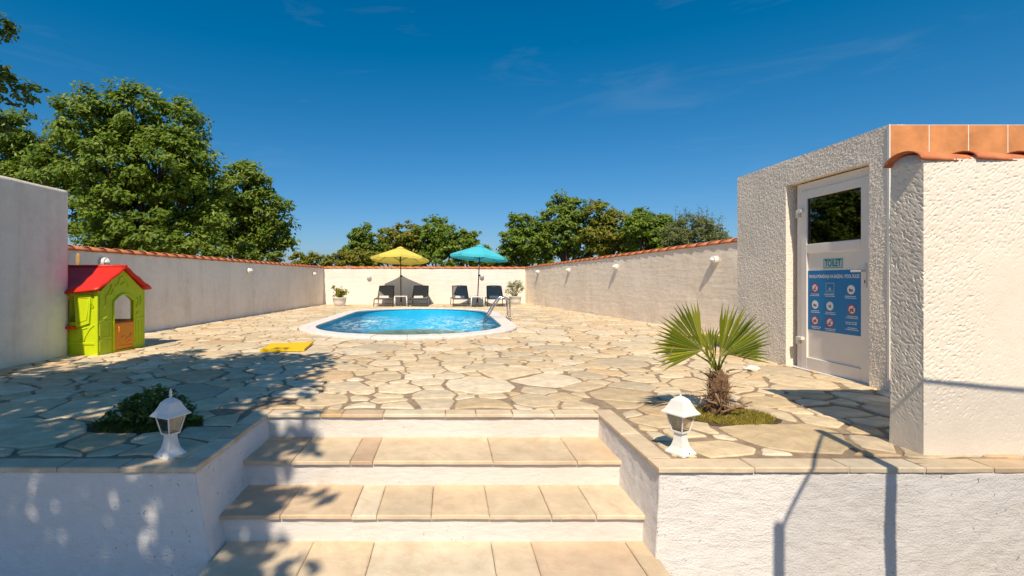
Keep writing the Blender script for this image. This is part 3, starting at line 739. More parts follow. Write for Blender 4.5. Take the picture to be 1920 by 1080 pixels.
# rippled water surface
def water():
    xs = np.arange(PCX - PR - .02, PCX + PR + .06, .06); ys = np.arange(PY0 - PR - .02, PY1 + PR + .06, .06)
    X, Y = np.meshgrid(xs, ys, indexing='ij'); P = np.stack([X.ravel(), Y.ravel(), np.zeros(X.size)], 1)
    def blob(cx, cy, rx, ry): return np.clip(1.25 - np.hypot((P[:, 0]-cx)/rx, (P[:, 1]-cy)/ry), 0, 1)
    foam_glitter = np.clip(blob(-1.85, 11.6, .85, 1.9) + blob(.05, 11.2, 1.0, 2.6) + .5 * blob(.75, 11.6, .5, 1.2), 0, 1)  # where foam and painted glints lie on the water
    z = .006 * vnoise(P * [3.2, 1.6, 1], 5) + .005 * vnoise(P * [7, 4, 1], 6) + foam_glitter * (.011 * vnoise(P * [5, 3.2, 1], 7) + .008 * vnoise(P * [11, 8, 1], 8))
    P[:, 2] = -.045 + z; ny = len(ys); f = []; ins = np.array([pool_sd(p[0], p[1])[0] + COPW < .02 for p in P]).reshape(X.shape)
    for i in range(len(xs)-1):
        for j in range(ny-1):
            if ins[i, j] or ins[i+1, j] or ins[i, j+1] or ins[i+1, j+1]: f.append((i*ny+j, (i+1)*ny+j, (i+1)*ny+j+1, i*ny+j+1))
    me = bpy.data.meshes.new('water'); me.from_pydata(P.tolist(), [], f)
    at = me.attributes.new('foam', 'FLOAT_COLOR', 'POINT'); at.data.foreach_set('color', np.stack([foam_glitter, foam_glitter, foam_glitter, np.ones_like(foam_glitter)], 1).ravel())
    return mobj('water', me, 'water', None, True)
tag(water(), 'clear rippling blue pool water', 'water', kind='structure')
# ladder
ld = empty('pool_ladder', (1.3, 11.7, .06), 0, 'stainless steel handrail ladder at the right edge of the pool', 'ladder')
for y in (-.26, .22):
    pts = [(-.42, y, -1.0), (-.42, y, -.14), (-.40, y, -.05), (-.20, y, .30), (-.08, y, .46), (.0, y, .505), (.07, y, .51), (.13, y, .48), (.165, y, .42), (.175, y, .30), (.18, y, .0)]
    MB().tube(pts, .021, 10).build('handrail', 'steel', ld, True)
    MB().lathe([(.045, 0), (.045, .012), (.025, .02)], 14, (.18, y, 0)).build('flange', 'steel', ld, True)
for z in (-.25, -.5, -.75): MB().box(-.46, -.38, -.26, .22, z, z+.02, .004).build('rung', 'steel', ld)

# ------------------------------------------------------------------ loungers, towels, tables, parasols
def lounger():
    r = empty('sun_lounger', (0, 0, 0))
    for s in (-1, 1):
        MB().tube([(s*.32, -.62, .295), (s*.32, .95, .295)], .018, 6).build('side_rail', 'dark_metal', r, True)
        MB().tube([(s*.30, .30, .30), (s*.29, .55, .52), (s*.28, .80, .745)], .016, 6).build('backrest_rail', 'dark_metal', r, True)
        for y in (-.58, .85): MB().tube([(s*.33, y, .30), (s*.345, y - .03, .0)], .017, 6).build('leg', 'dark_metal', r, True)
    MB().tube([(-.32, -.62, .295), (.32, -.62, .295)], .02, 6).build('foot_rail', 'dark_metal', r, True)
    MB().tube([(-.34, -.6, .12), (.34, -.6, .12)], .014, 6).build('crossbar', 'dark_metal', r, True)
    MB().tube([(-.28, .80, .745), (0, .815, .76), (.28, .80, .745)], .017, 6).build('top_rail', 'dark_metal', r, True)
    MB().box(-.30, .30, -.60, .30, .293, .303).build('seat', 'sling', r)
    MB().add([(-.285, .30, .30), (.285, .30, .30), (.268, .80, .74), (-.268, .80, .74), (-.285, .312, .29), (.285, .312, .29), (.268, .812, .73), (-.268, .812, .73)],
             [(0, 1, 2, 3), (7, 6, 5, 4), (0, 4, 5, 1), (1, 5, 6, 2), (2, 6, 7, 3), (3, 7, 4, 0)]).build('backrest', 'sling', r)
    return r
lp = lounger(); lx = [(-2.36, 'grey sling sun lounger left of the yellow parasol'), (-1.07, 'grey sling sun lounger right of the yellow parasol'),
                      (.49, 'grey sling sun lounger left of the turquoise parasol'), (1.78, 'grey sling sun lounger right of the turquoise parasol')]
tw_w = ['left of the yellow parasol', 'right of the yellow parasol', 'left of the turquoise parasol', 'right of the turquoise parasol']
for i, (x, lab) in enumerate(lx):
    o = lp if i == 0 else copy_tree(lp); o.location = (x, 17.95, 0); o.rotation_euler.z = rad((2, -2, 3, -1)[i]); tag(o, lab, 'sun lounger', 'sun loungers by the end wall')
    m = MB()
    for q in range(3): m.box(-.20 + q*.004, .16 - q*.005, .06, .24 - q*.006, .004 + q*.027, .03 + q*.027, .009)
    t = m.build('towel', 'towel'); t.location = (x - .02, 17.95, .298); tag(t, 'folded white towel on the lounger ' + tw_w[i], 'towel', 'folded towels on the loungers')
def side_table(x, y, lab):
    r = empty('side_table', (x, y, 0), 0, lab, 'table', 'white side tables')
    m = MB(); m.box(-.24, .24, -.2, -.025, .36, .39, .008); m.box(-.24, .24, .025, .2, .36, .39, .008); m.box(-.24, -.025, -.0249, .0249, .362, .388); m.box(.025, .24, -.0249, .0249, .362, .388)
    m.build('table_top', 'white_plastic', r)
    for sx in (-1, 1):
        for sy in (-1, 1): MB().tube([(sx*.22, sy*.175, .365), (sx*.235, sy*.19, 0)], [.022, .018], 8).build('leg', 'white_plastic', r, True)
def parasol(x, y, mat, lab, tilt, lean, apex, R=1.2):
    r = empty('parasol', (x, y, 0), 0, lab, 'parasol', 'parasols between the loungers')
    top = Vector((lean, 0, apex)); MB().tube([(0, 0, .05), (lean*.55, 0, apex*.55), (lean, 0, apex-.02)], .019, 8).build('pole', 'dark_metal', r, True)
    MB().lathe([(.2, 0), (.2, .05), (.06, .07), (.035, .2), (.03, .3)], 16).build('base', 'dark_metal', r, True)
    MB().box(-.03+lean*.55, .06+lean*.55, -.03, .03, apex*.5, apex*.5+.07, .008).build('crank_box', 'dark_metal', r)
    Mx = Matrix.Translation(top) @ Matrix.Rotation(rad(tilt[0]), 4, 'X') @ Matrix.Rotation(rad(tilt[1]), 4, 'Y')
    N = 8; drop = .40; vs_ = []; fs = []; NR = 5; NS_ = 4
    for ring in range(NR + 1):
        f = ring / NR
        for k in range(N * NS_):
            a = 2*math.pi*(k / (N*NS_)) + .12; q = (k % NS_) / NS_
            ch = math.cos(math.pi/N) / math.cos((q - .5) * 2*math.pi/N)
            sag = -.018 * math.sin(math.pi*q) * f; vs_.append(Mx @ Vector((R*f*ch*math.cos(a), R*f*ch*math.sin(a), -drop*f**1.12 + sag)))
    nk = N*NS_
    for ring in range(NR):
        for k in range(nk): fs.append((ring*nk+k, ring*nk+(k+1)%nk, (ring+1)*nk+(k+1)%nk, (ring+1)*nk+k))
    can = obj('canopy', vs_, fs, mat, r)
    v2 = [];
    for dz in (0, -.085):                          # valance
        for k in range(nk): v2.append(Vector(vs_[NR*nk+k]) + Vector((0, 0, dz)))
    obj('valance', v2, [(k, (k+1)%nk, (k+1)%nk+nk, k+nk) for k in range(nk)], mat, can)
    MB().lathe([(.20, -.055), (.13, -.005), (.02, .045)], 16).build('vent', mat, can, True).matrix_local = Mx
    for k in range(N):
        a = 2*math.pi*k/N + .12; d = Vector((math.cos(a), math.sin(a), 0))
        rb = MB().tube([Mx @ (d*.04 + Vector((0, 0, -.035))), Mx @ (d*(R*.98) + Vector((0, 0, -drop*.985-.012)))], .008, 5).build('rib', 'dark_metal', r)
        MB().tube([Mx @ Vector((0, 0, -.5)), Mx @ (d*R*.52 + Vector((0, 0, -drop*.49-.015)))], .006, 5).build('strut', 'dark_metal', rb)
parasol(-1.745, 17.85, 'cl_yellow', 'open yellow parasol on a dark pole between two loungers', (-6, 2), -.02, 2.18, 1.08)
parasol(1.06, 17.35, 'cl_blue', 'open turquoise parasol leaning on a dark pole', (-2, 5), .10, 2.22, 1.06)
side_table(-1.745, 17.85, 'white plastic side table under the yellow parasol'); side_table(1.06, 17.35, 'white plastic side table under the turquoise parasol')

# ------------------------------------------------------------------ foliage
def leaf_mesh(P, Dn, size, rnd, asp=.5, fold=.12):
    """many separate diamond leaves: P centres, Dn preferred normal per leaf"""
    n = len(P); a = rnd.normal(size=(n, 3)); N = Dn + .5 * rnd.normal(size=(n, 3)); N /= np.linalg.norm(N, axis=1, keepdims=True) + 1e-9
    A = a - N * (a * N).sum(1, keepdims=True); A /= np.linalg.norm(A, axis=1, keepdims=True) + 1e-9; B = np.cross(N, A)
    s = (size * rnd.uniform(.6, 1.3, n))[:, None]
    V = np.stack([P - A*s, P + B*s*asp + N*s*fold, P + A*s, P - B*s*asp + N*s*fold], 1).reshape(-1, 3)
    return V, np.arange(n*4).reshape(-1, 4)
def crown(name, lobes, n, size, mat, parent, seed, clump=.32, asp=.5, up=.75, flat=.6, shell=.45, density=None):
    rnd = np.random.default_rng(seed); tot = sum(l[3]*l[4]*l[5] for l in lobes) ; PP, NN = [], []
    for (x, y, z, rx, ry, rz) in lobes:
        k = max(40, int(n * rx*ry*rz / tot)); vol = (rx*ry*rz) ** (1/3); nc = max(6, int(11 * (vol / clump) ** 2))
        d = rnd.normal(size=(nc, 3)); d /= np.linalg.norm(d, axis=1, keepdims=True); rr_ = rnd.uniform(shell, 1.08, nc) ** .8
        cc = d * rr_[:, None] * [rx, ry, rz]
        ci = rnd.integers(0, nc, k); cs = clump * rnd.uniform(.5, 1.15, nc)
        g = rnd.normal(size=(k, 3)); g /= np.linalg.norm(g, axis=1, keepdims=True); g *= (rnd.uniform(0, 1, k) ** .5)[:, None]
        p = cc[ci] + g * cs[ci][:, None] * [1, 1, flat]
        PP.append(p + [x, y, z]); nn_ = d[ci] * .35 + g * .4 + [-.05, -.45, up]; NN.append(nn_)
    P = np.concatenate(PP); N = np.concatenate(NN)
    V, Fc = leaf_mesh(P, N, size, rnd, asp)
    me = bpy.data.meshes.new(name); me.from_pydata(V.tolist(), [], Fc.tolist()); return mobj(name, me, mat, parent)
def trunk_mesh(base, lobes, r0, rnd, fork=.35):
    m = MB(); b = Vector(base); top = Vector((np.mean([l[0] for l in lobes]), np.mean([l[1] for l in lobes]), np.mean([l[2] for l in lobes])))
    fk = b.lerp(top, fork); m.tube([b - Vector((0, 0, .1)), b.lerp(fk, .5) + Vector((rnd.uniform(-.08, .08), 0, 0)), fk], [r0, r0*.8, r0*.7], 8)
    for l in lobes:
        e = Vector(l[:3]); mid = fk.lerp(e, .5) + Vector((rnd.uniform(-.15, .15), rnd.uniform(-.15, .15), .1))
        m.tube([fk, mid, e], [r0*.5, r0*.32, r0*.15], 6)
        for _ in range(4):
            q = e + Vector((rnd.uniform(-.8, .8)*l[3], rnd.uniform(-.8, .8)*l[4], rnd.uniform(-.2, .8)*l[5])); m.tube([mid.lerp(e, .6), (mid+e)/4 + q/2, q], [r0*.2, r0*.12, r0*.04], 5)
    return m
def tree(label, px_lobes, Y, n, size, mat, seed, name='tree', base=None, r0=.16, clump=.32, group='trees beyond the garden walls', asp=.5, depth=.9, cat='tree', shell=.45):
    k = Y / F; rnd = random.Random(seed); lobes = []
    for (px, py, r, *yy) in px_lobes:
        c = W(px, py, (yy[0] if yy else Y) + rnd.uniform(-.5, .5) * r * k * 1.4); lobes.append((c.x, c.y, c.z, r*k, r*k*depth, r*k*.92))
    bx = np.mean([l[0] for l in lobes]); by = np.mean([l[1] for l in lobes])
    base = base or (bx, by, LOW); t = empty(name, base, 0, label, cat, group)
    loc = [(l[0]-base[0], l[1]-base[1], l[2]-base[2], *l[3:]) for l in lobes]
    trunk_mesh((0, 0, 0), loc, r0, rnd).build('trunk', 'bark', t, True)
    crown('crown', loc, n, size, mat, t, seed, clump, asp, shell=shell); return t
tree('large broad leafy green tree rising behind the shaded garden wall', [(170, 225, 62), (245, 215, 62), (330, 240, 55), (125, 300, 58), (205, 310, 75), (300, 310, 75), (375, 300, 36), (160, 390, 65), (250, 400, 80), (345, 390, 62), (300, 455, 50), (200, 470, 50), (392, 352, 38), (392, 420, 42)], 13.2, 56000, .068, 'leaf_a', 31, r0=.2, clump=.36)
tree('smaller rounded green tree to the right of the large broad tree', [(455, 350, 48), (415, 385, 42), (500, 395, 42), (440, 410, 52), (510, 440, 38), (470, 455, 45), (405, 440, 40), (465, 318, 20), (535, 462, 18)], 19.0, 30000, .085, 'leaf_b', 32, clump=.36)
tree('green tree behind the tall plain wall block', [(20, 250, 48), (60, 290, 42), (0, 310, 55), (85, 325, 40), (40, 345, 50)], 14.5, 17000, .068, 'leaf_a', 33, clump=.36)
tree('low bright green bush along the shaded garden wall under the trees', [(280, 458, 26, 10.3), (345, 462, 24, 11.4), (405, 472, 22, 12.7), (460, 478, 22, 14.2), (515, 484, 18, 16.2)], 13.0, 7000, .06, 'leaf_b', 34, 'bush', cat='bush', r0=.05, clump=.2, group='bushes behind the garden walls')
tree('low reddish green scrub beyond the end wall left of the tall hedge trees', [(560, 487, 16), (585, 488, 15), (612, 489, 16), (640, 486, 18), (668, 484, 20), (700, 486, 18)], 24, 9500, .07, 'leaf_c', 35, 'bush', cat='bush', r0=.05, clump=.22, group='bushes behind the garden walls')
tree('narrow green tree with a pointed top behind the end wall', [(680, 448, 22), (672, 470, 26), (698, 478, 26), (684, 432, 12), (660, 480, 20)], 27, 9000, .10, 'leaf_b', 36, clump=.36)
tree('broad dull green tree directly behind the yellow parasol', [(735, 450, 30), (765, 440, 26), (720, 470, 28), (760, 475, 34), (700, 480, 26), (785, 465, 26)], 28, 13000, .10, 'leaf_c', 37, clump=.38)
tree('rounded bright green tree behind the gap between the parasols', [(812, 432, 28), (835, 450, 30), (800, 462, 32), (845, 478, 32), (785, 480, 26), (865, 470, 22)], 27.5, 12500, .10, 'leaf_a', 38, clump=.38)
tree('small green tree with loose top above the turquoise parasol', [(880, 448, 20), (868, 462, 28), (895, 478, 24), (905, 486, 18)], 27, 7500, .095, 'leaf_b', 39, clump=.32)
tree('low green bush behind the turquoise parasol and the wall corner', [(912, 489, 13), (932, 490, 13), (955, 488, 16)], 26, 3500, .07, 'leaf_c', 40, 'bush', cat='bush', r0=.05, clump=.22, group='bushes behind the garden walls')
tree('dense dark green tree at the corner of the end wall', [(978, 420, 26), (962, 450, 24), (1000, 448, 30), (975, 475, 28), (1010, 478, 28), (1020, 440, 24), (950, 480, 18)], 25, 13000, .09, 'leaf_a', 41, clump=.34)
tree('tallest open-crowned tree behind the right garden wall', [(1052, 385, 22), (1080, 398, 26), (1040, 412, 26), (1065, 430, 32), (1035, 455, 30), (1085, 465, 32), (1050, 368, 10), (1100, 430, 28)], 25, 13000, .09, 'leaf_b', 42, clump=.34, shell=.6)
tree('wide green tree with yellowing leaves behind the right garden wall', [(1125, 402, 24), (1115, 385, 14), (1155, 425, 34), (1125, 445, 34), (1180, 445, 30), (1150, 470, 34), (1195, 465, 28)], 24, 13000, .09, 'leaf_c', 43, clump=.34)
tree('bushy mid green tree with a ragged top left of the olive tree', [(1205, 410, 20), (1230, 430, 30), (1200, 445, 28), (1245, 455, 30), (1255, 430, 24), (1190, 425, 24)], 22, 12000, .085, 'leaf_a', 44, clump=.3)
ol = tree('pale grey-green olive-like tree with upright shoots by the building', [(1285, 425, 28), (1318, 425, 22), (1265, 445, 26), (1310, 450, 30), (1345, 430, 12), (1350, 455, 24), (1270, 460, 28), (1345, 445, 20)], 20, 14000, .065, 'leaf_olive', 45, clump=.24, asp=.28)
def shoots():
    rnd = np.random.default_rng(4); m = MB(); PP = []
    for i in range(14):
        b = W(1265 + i * 6.4, 440, 20 + rnd.uniform(-.6, .6)); t = b + Vector((rnd.uniform(-.15, .25), 0, rnd.uniform(.6, 1.25))); m.tube([b - ol.location, t - ol.location], [.012, .004], 4)
        for q in np.linspace(.2, 1, 26): PP.append(np.array((b.lerp(t, q) - ol.location)) + rnd.normal(size=3) * .05)
    m.build('shoot_stems', 'bark', ol); P = np.array(PP); V, f = leaf_mesh(P, np.zeros_like(P) + [0, -.2, .6], .06, rnd, .25)
    me = bpy.data.meshes.new('shoot_leaves'); me.from_pydata(V.tolist(), [], f.tolist()); mobj('shoot_leaves', me, 'leaf_olive', ol)
shoots()
# the shade tree beside the viewer: only its low branch tips hang into the picture
sh = empty('tree', (-4.3, -.9, LOW), 0, 'overhanging shade tree whose dark leafy branch tips hang in at the top left', 'tree', 'trees beyond the garden walls')
shl = [(-2.75, 1.95, 4.4, .95, .8, .7), (-2.75, .5, 4.6, 1.05, 1.0, .8), (-3.9, 1.0, 4.6, 1.1, 1.0, .8), (-4.6, -.4, 4.6, 1.3, 1.2, .9), (-2.95, -1.1, 4.5, 1.1, 1.0, .8), (-5.4, .9, 4.4, 1.0, 1.0, .8),
       (-3.95, 1.55, 4.0, .8, .7, .6), (-2.1, -.75, 4.6, .6, .8, .5), (-2.0, -1.7, 4.3, .6, .7, .5), (-3.6, -2.0, 4.5, .9, .8, .7), (-5.6, -1.2, 4.4, .9, 1.2, .8)]
shl = [(l[0]+4.3+.14, l[1]+.9, l[2]-LOW, *l[3:]) for l in shl]
trunk_mesh((0, 0, 0), shl, .17, random.Random(3), .55).build('trunk', 'bark', sh, True)
crown('crown', shl, 18500, .08, 'leaf_dark', sh, 61, .34, shell=.2)
tips = [(-3.66, 3.9, 2.56, .24, .3, .13), (-3.80, 3.9, 2.33, .16, .3, .12), (-3.80, 3.95, 3.15, .13, .25, .15), (-4.05, 3.6, 2.8, .2, .4, .3)]
tips = [(l[0]+4.3, l[1]+.9, l[2]-LOW, *l[3:]) for l in tips]
crown('hanging_branch', tips, 3600, .030, 'leaf_dark', sh, 62, .09)
m = MB(); f0 = Vector((-3.95+4.3, 1.55+.9, 4.0-LOW))
for t in tips: m.tube([f0, f0.lerp(Vector(t[:3]), .5) + Vector((-.15, .0, .2)), Vector(t[:3])], [.04, .025, .008], 6)
m.build('branch', 'bark', sh, True)

# ------------------------------------------------------------------ planting beds
def bed_soil(name, b, parent):
    vs_ = []; n = 22
    for (f, z) in ((1.12, .009), (.8, .016), (.4, .022)):
        for k in range(n):
            a = 2*math.pi*k/n; q = 1 + .06*math.sin(3*a+b[0]); vs_.append((b[0] + b[2]*f*q*math.cos(a), b[1] + b[3]*f*q*math.sin(a), z))
    fs = [(r*n+k, r*n+(k+1)%n, (r+1)*n+(k+1)%n, (r+1)*n+k) for r in range(2) for k in range(n)] + [tuple(2*n+k for k in range(n))]
    return obj(name, vs_, fs, 'soil', parent, True)
for b in BEDS: tag(bed_soil('planting_bed', b, None), kind='structure')
def grass(b, n, hgt, mat, label, seed, f=1.0):
    rnd = np.random.default_rng(seed); a = rnd.uniform(0, 2*math.pi, n); r = np.sqrt(rnd.uniform(0, 1, n)) * f
    x = b[0] + b[2]*r*np.cos(a); y = b[1] + b[3]*r*np.sin(a); h = hgt * rnd.uniform(.4, 1.2, n); t = rnd.uniform(0, 2*math.pi, n); w = .0028
    lean = rnd.normal(size=(n, 2)) * h[:, None] * .45; z0 = .004 + np.zeros(n)
    A = np.stack([x - w*np.cos(t), y - w*np.sin(t), z0], 1); B = np.stack([x + w*np.cos(t), y + w*np.sin(t), z0], 1)
    C = np.stack([x + lean[:, 0], y + lean[:, 1], z0 + h], 1); Mi = np.stack([x + lean[:, 0]*.35 + w*.8*np.cos(t), y + lean[:, 1]*.35 + w*.8*np.sin(t), z0 + h*.6], 1)
    Mj = Mi - np.stack([1.6*w*np.cos(t), 1.6*w*np.sin(t), 0*t], 1)
    V = np.stack([A, B, Mi, C, Mj], 1).reshape(-1, 3); me = bpy.data.meshes.new('grass'); me.from_pydata(V.tolist(), [], np.arange(n*5).reshape(-1, 5).tolist())
    tag(mobj('grass', me, mat), label, 'grass', kind='stuff')
grass(BEDS[0], 4200, .040, 'grass', 'short yellowish grass around the small palm', 3)
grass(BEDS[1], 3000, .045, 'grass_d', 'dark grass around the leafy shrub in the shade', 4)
shr = empty('shrub', (-2.02, 3.27, 0), 0, 'low dark leafy shrub in the shade behind the lantern with a spire', 'shrub')
ls = [(-.02, 0, .13, .17, .12, .12), (.12, .02, .10, .13, .11, .10), (-.14, -.02, .08, .13, .1, .07), (.25, 0, .06, .08, .07, .05), (.02, .03, .21, .10, .08, .06)]
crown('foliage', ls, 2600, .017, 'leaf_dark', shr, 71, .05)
m = MB(); rn = random.Random(2)
for i in range(14): m.tube([(rn.uniform(-.1, .1), rn.uniform(-.04, .04), 0), (rn.uniform(-.2, .22), rn.uniform(-.08, .08), rn.uniform(.08, .22))], [.005, .002], 5)
m.build('stems', 'bark', shr)

# fan palm
PB = Vector((1.96, 3.50, 0)); pm = empty('fan_palm', PB, 0, 'small fan palm with a shaggy brown trunk in a grass patch', 'palm')
m = MB(); rn = random.Random(9)
prof = [(0, -.02, .066), (0, .05, .070), (.005, .14, .060), (.012, .22, .062), (.014, .28, .054), (.015, .34, .020)]
m.tube([(x, 0, z) for x, z, r in prof], [r for _, _, r in prof], 14); P = np.array(m.v); P += np.stack([vnoise(P*38, 1), vnoise(P*38, 2), vnoise(P*38, 3)], 1) * .012; m.v = P.tolist()
m.build('trunk', 'fibre', pm, False)
def strand(m, a, d, L, r, n=4, droop=.0):
    d = Vector(d).normalized(); pts = [a + d*L*q/n + Vector((rn.uniform(-.006, .006), rn.uniform(-.006, .006), -droop*(q/n)**2*L)) for q in range(n+1)]
    m.tube(pts, [r*(1-.8*q/n) for q in range(n+1)], 5)
for i in range(46):                                # old leaf bases and dry petioles
    a = rn.uniform(0, 2*math.pi); z = rn.uniform(.03, .34); st_ = Vector((.012 + .052*math.cos(a), .052*math.sin(a), z)); m = MB()
    L = rn.uniform(.05, .12) if rn.random() < .72 else rn.uniform(.14, .24)
    strand(m, st_, (math.cos(a), math.sin(a), rn.uniform(.1, 1.0)), L, rn.uniform(.004, .009), 4, .25); m.build('leaf_base', 'dead' if i % 3 else 'fibre', pm, True)
fb = MB()
for i in range(420):                               # shaggy fibre wrapped round the trunk
    a = rn.uniform(0, 2*math.pi); z = rn.uniform(.0, .31); q = .064 - .024*max(0, z-.2)/.12; st_ = Vector((.010 + q*math.cos(a), q*math.sin(a), z))
    strand(fb, st_, (.25*math.cos(a) + rn.uniform(-.5, .5), .25*math.sin(a) + rn.uniform(-.5, .5), rn.uniform(.5, 1.2)), rn.uniform(.03, .08), rn.uniform(.0012, .003), 2)
tag(fb.build('trunk_fibre', 'dead', pm), kind='stuff')
for (a, b, c) in (((-.10, -.06, .13), (.05, -.10, .09), (.20, -.09, .13)), ((-.06, -.09, .19), (-.02, -.1, .10), (-.07, -.08, .02)), ((-.02, -.1, .06), (.1, -.1, .10), (.17, -.09, .10))):
    MB().tube([Vector(a), Vector(b), Vector(c)], [.007, .009, .005], 6).build('dry_stalk', 'dead', pm, True)
for (d_, z_, L__) in (((-1, -.25, .05), .20, .20), ((-1, -.1, .35), .25, .24), ((-.8, -.6, .75), .30, .17), ((1, -.3, .55), .29, .19), ((.9, -.2, .1), .22, .15), ((-1, -.4, .75), .16, .15), ((-.9, -.5, .3), .12, .14)):
    m = MB(); strand(m, Vector((.01 + .04*d_[0], .04*d_[1], z_)), d_, L__, .0055, 5, .12); m.build('dry_petiole', 'dead', pm, True)
def fan(hub, d, nrm, R, spread, ns, seed, fold=.5, root=None, cup=.25, droop=.12):
    rn_ = random.Random(seed); hub = Vector(hub); d = Vector(d).normalized(); nrm = Vector(nrm); nrm = (nrm - d*nrm.dot(d)).normalized(); s = d.cross(nrm)
    vs_, fs = [], []; dth = 2*rad(spread)/(ns-1); cut = .66
    for i in range(ns):
        th = -rad(spread) + i*dth; L = R*(.72 + .28*math.cos(th*.8)) * rn_.uniform(.93, 1.05)
        e = d*math.cos(th) + s*math.sin(th) + nrm*(cup*(1-math.cos(th)) + rn_.uniform(-.05, .05)); e.normalize(); t = (s*math.cos(th) - d*math.sin(th)).normalized()
        w1 = cut*R*math.tan(dth/2)*1.03; dn = Vector((0, 0, -1))
        a = hub + e*.006; b1 = hub + e*cut*L + t*w1 - nrm*w1*fold; b2 = hub + e*cut*L - t*w1 - nrm*w1*fold; bm_ = hub + e*cut*L + nrm*w1*fold*.4
        c1 = hub + e*.8*L + t*w1*.5 + dn*droop*.2*L - nrm*w1*fold*.3; c2 = hub + e*.8*L - t*w1*.5 + dn*droop*.2*L - nrm*w1*fold*.3; cm = hub + e*.8*L + dn*droop*.2*L + nrm*w1*.15
        tp = hub + e*L + dn*droop*rn_.uniform(.3, 1.2)*L
        k = len(vs_); vs_ += [a, b1, bm_, b2, c1, cm, c2, tp]
        fs += [(k, k+1, k+2), (k, k+2, k+3), (k+1, k+4, k+5, k+2), (k+2, k+5, k+6, k+3), (k+4, k+7, k+5), (k+5, k+7, k+6)]
    lf = obj('leaf', vs_, fs, 'palm', pm)
    r0 = Vector(root or (.014, 0, .32)); mid = (r0 + hub)/2 + Vector((0, 0, .015)); MB().tube([r0, mid, hub + d*.01], [.009, .007, .006], 6).build('petiole', 'palm', lf, True)
def L_(px, py, y): return W(px, py, y) - PB
fan(L_(1318, 657, 3.46), (-.80, -.12, .50), (-.22, -.93, .25), .42, 52, 22, 1, cup=.05, droop=.05, fold=.35)
fan(L_(1349, 670, 3.42), (.56, -.10, .80), (.10, -.97, .05), .41, 38, 17, 2, cup=.15, droop=.02, fold=.35)
fan(L_(1362, 664, 3.57), (.88, .10, .34), (-.1, -.88, .4), .32, 34, 13, 3, cup=.1, droop=.05, fold=.35)
fan(L_(1338, 702, 3.48), (-.14, -.1, 1), (.3, -.9, .1), .30, 12, 8, 4, cup=.0, fold=.9, droop=0)
fan(L_(1332, 660, 3.58), (-.05, .2, .95), (-.05, -.9, .3), .20, 44, 14, 5, cup=.2, droop=.02)
fan(L_(1308, 664, 3.58), (-.98, .15, .02), (-.1, -.5, .8), .28, 18, 7, 6, cup=.05, droop=.10)
strand_m = MB(); strand(strand_m, L_(1262, 650, 3.4), (-.3, 0, -1), .09, .004, 4); strand_m.build('dry_tip', 'dead', pm)

# ------------------------------------------------------------------ lanterns
def lantern(label, loc, rz, finial):
    r = empty('garden_lantern', loc, rz, label, 'lantern', 'white garden lanterns at the top of the stairs'); q = math.pi/4; s2 = math.sqrt(2)
    MB().lathe([(.062*s2, 0), (.062*s2, .010), (.052*s2, .022), (.038*s2, .045), (.030*s2, .075), (.026*s2, .105), (.025*s2, .128)], 4, rot=q).build('foot', 'lamp_white', r)
    MB().lathe([(.030*s2, .126), (.036*s2, .130), (.036*s2, .140)], 4, rot=q).build('collar', 'lamp_white', r)
    cr = [(1, 1), (-1, 1), (-1, -1), (1, -1)]
    for (a, b) in cr: MB().tube([(a*.034, b*.034, .136), (a*.057, b*.057, .246)], .0042, 6).build('frame_bar', 'lamp_white', r)
    for i in range(4):
        (a, b), (c, d) = cr[i], cr[(i+1) % 4]; e = .97
        obj('glass_pane', [(a*.034*e, b*.034*e, .140), (c*.034*e, d*.034*e, .140), (c*.057*e, d*.057*e, .244), (a*.057*e, b*.057*e, .244)], [(0, 1, 2, 3)], 'lamp_glass', r)
    MB().lathe([(.058*s2, .2425), (.078*s2, .243), (.078*s2, .249), (.062*s2, .268), (.050*s2, .292), (.038*s2, .322), (.016*s2, .343), (.006*s2, .347)], 4, rot=q).build('roof', 'lamp_white', r)
    MB().lathe([(.012, .138), (.012, .165), (.016, .17), (.016, .215), (.008, .225)], 10).build('bulb', 'frost', r, True)
    if finial: MB().lathe([(.010, .343), (.006, .352), (.011, .360), (.006, .370), (.009, .378), (.003, .402)], 8).build('finial', 'lamp_white', r, True)
    else: MB().lathe([(.012, .342), (.007, .350), (.003, .358)], 8).build('cap', 'lamp_white', r, True)
    MB().lathe([(.004, 0), (.004, .003)], 8).build('screw', 'print_dark', r).matrix_local = Matrix.Translation((0, -.058, .016)) @ Matrix.Rotation(rad(65), 4, 'X')
    r.scale = (.94,) * 3
    return r
lantern('white garden lantern with a thin spire in the shade left of the stairs', (-1.56, 2.70, .010), rad(-24), True)
lantern('sunlit white garden lantern without a spire in front of the palm', (1.325, 2.735, .010), rad(28), False)

# ------------------------------------------------------------------ round wall lamps
def wall_lamp(p, nrm, label, r=.082):
    a = math.atan2(nrm.y, nrm.x); o = empty('wall_lamp', p, a, label, 'wall lamp', 'round bulkhead lamps on the garden walls')
    def tr(m): m.v = [(z, x, y) for x, y, z in m.v]; return m
    tr(MB().lathe([(r*.98, -.01), (r*.98, .055), (r*.90, .075), (r*.78, .08), (r*.76, .06)], 20)).build('ring', 'white_plastic', o, True)
    tr(MB().lathe([(r*.74, .055), (r*.66, .088), (r*.42, .108), (r*.1, .115)], 18)).build('glass_dome', 'frost', o, True)
    m = MB()
    m.tube([(.075, -r*.86, 0), (.112, -r*.45, 0), (.124, 0, 0), (.112, r*.45, 0), (.075, r*.86, 0)], .006, 6); m.tube([(.075, 0, -r*.86), (.112, 0, -r*.45), (.124, 0, 0), (.112, 0, r*.45), (.075, 0, r*.86)], .006, 6)
    m.build('guard', 'white_plastic', o, True)
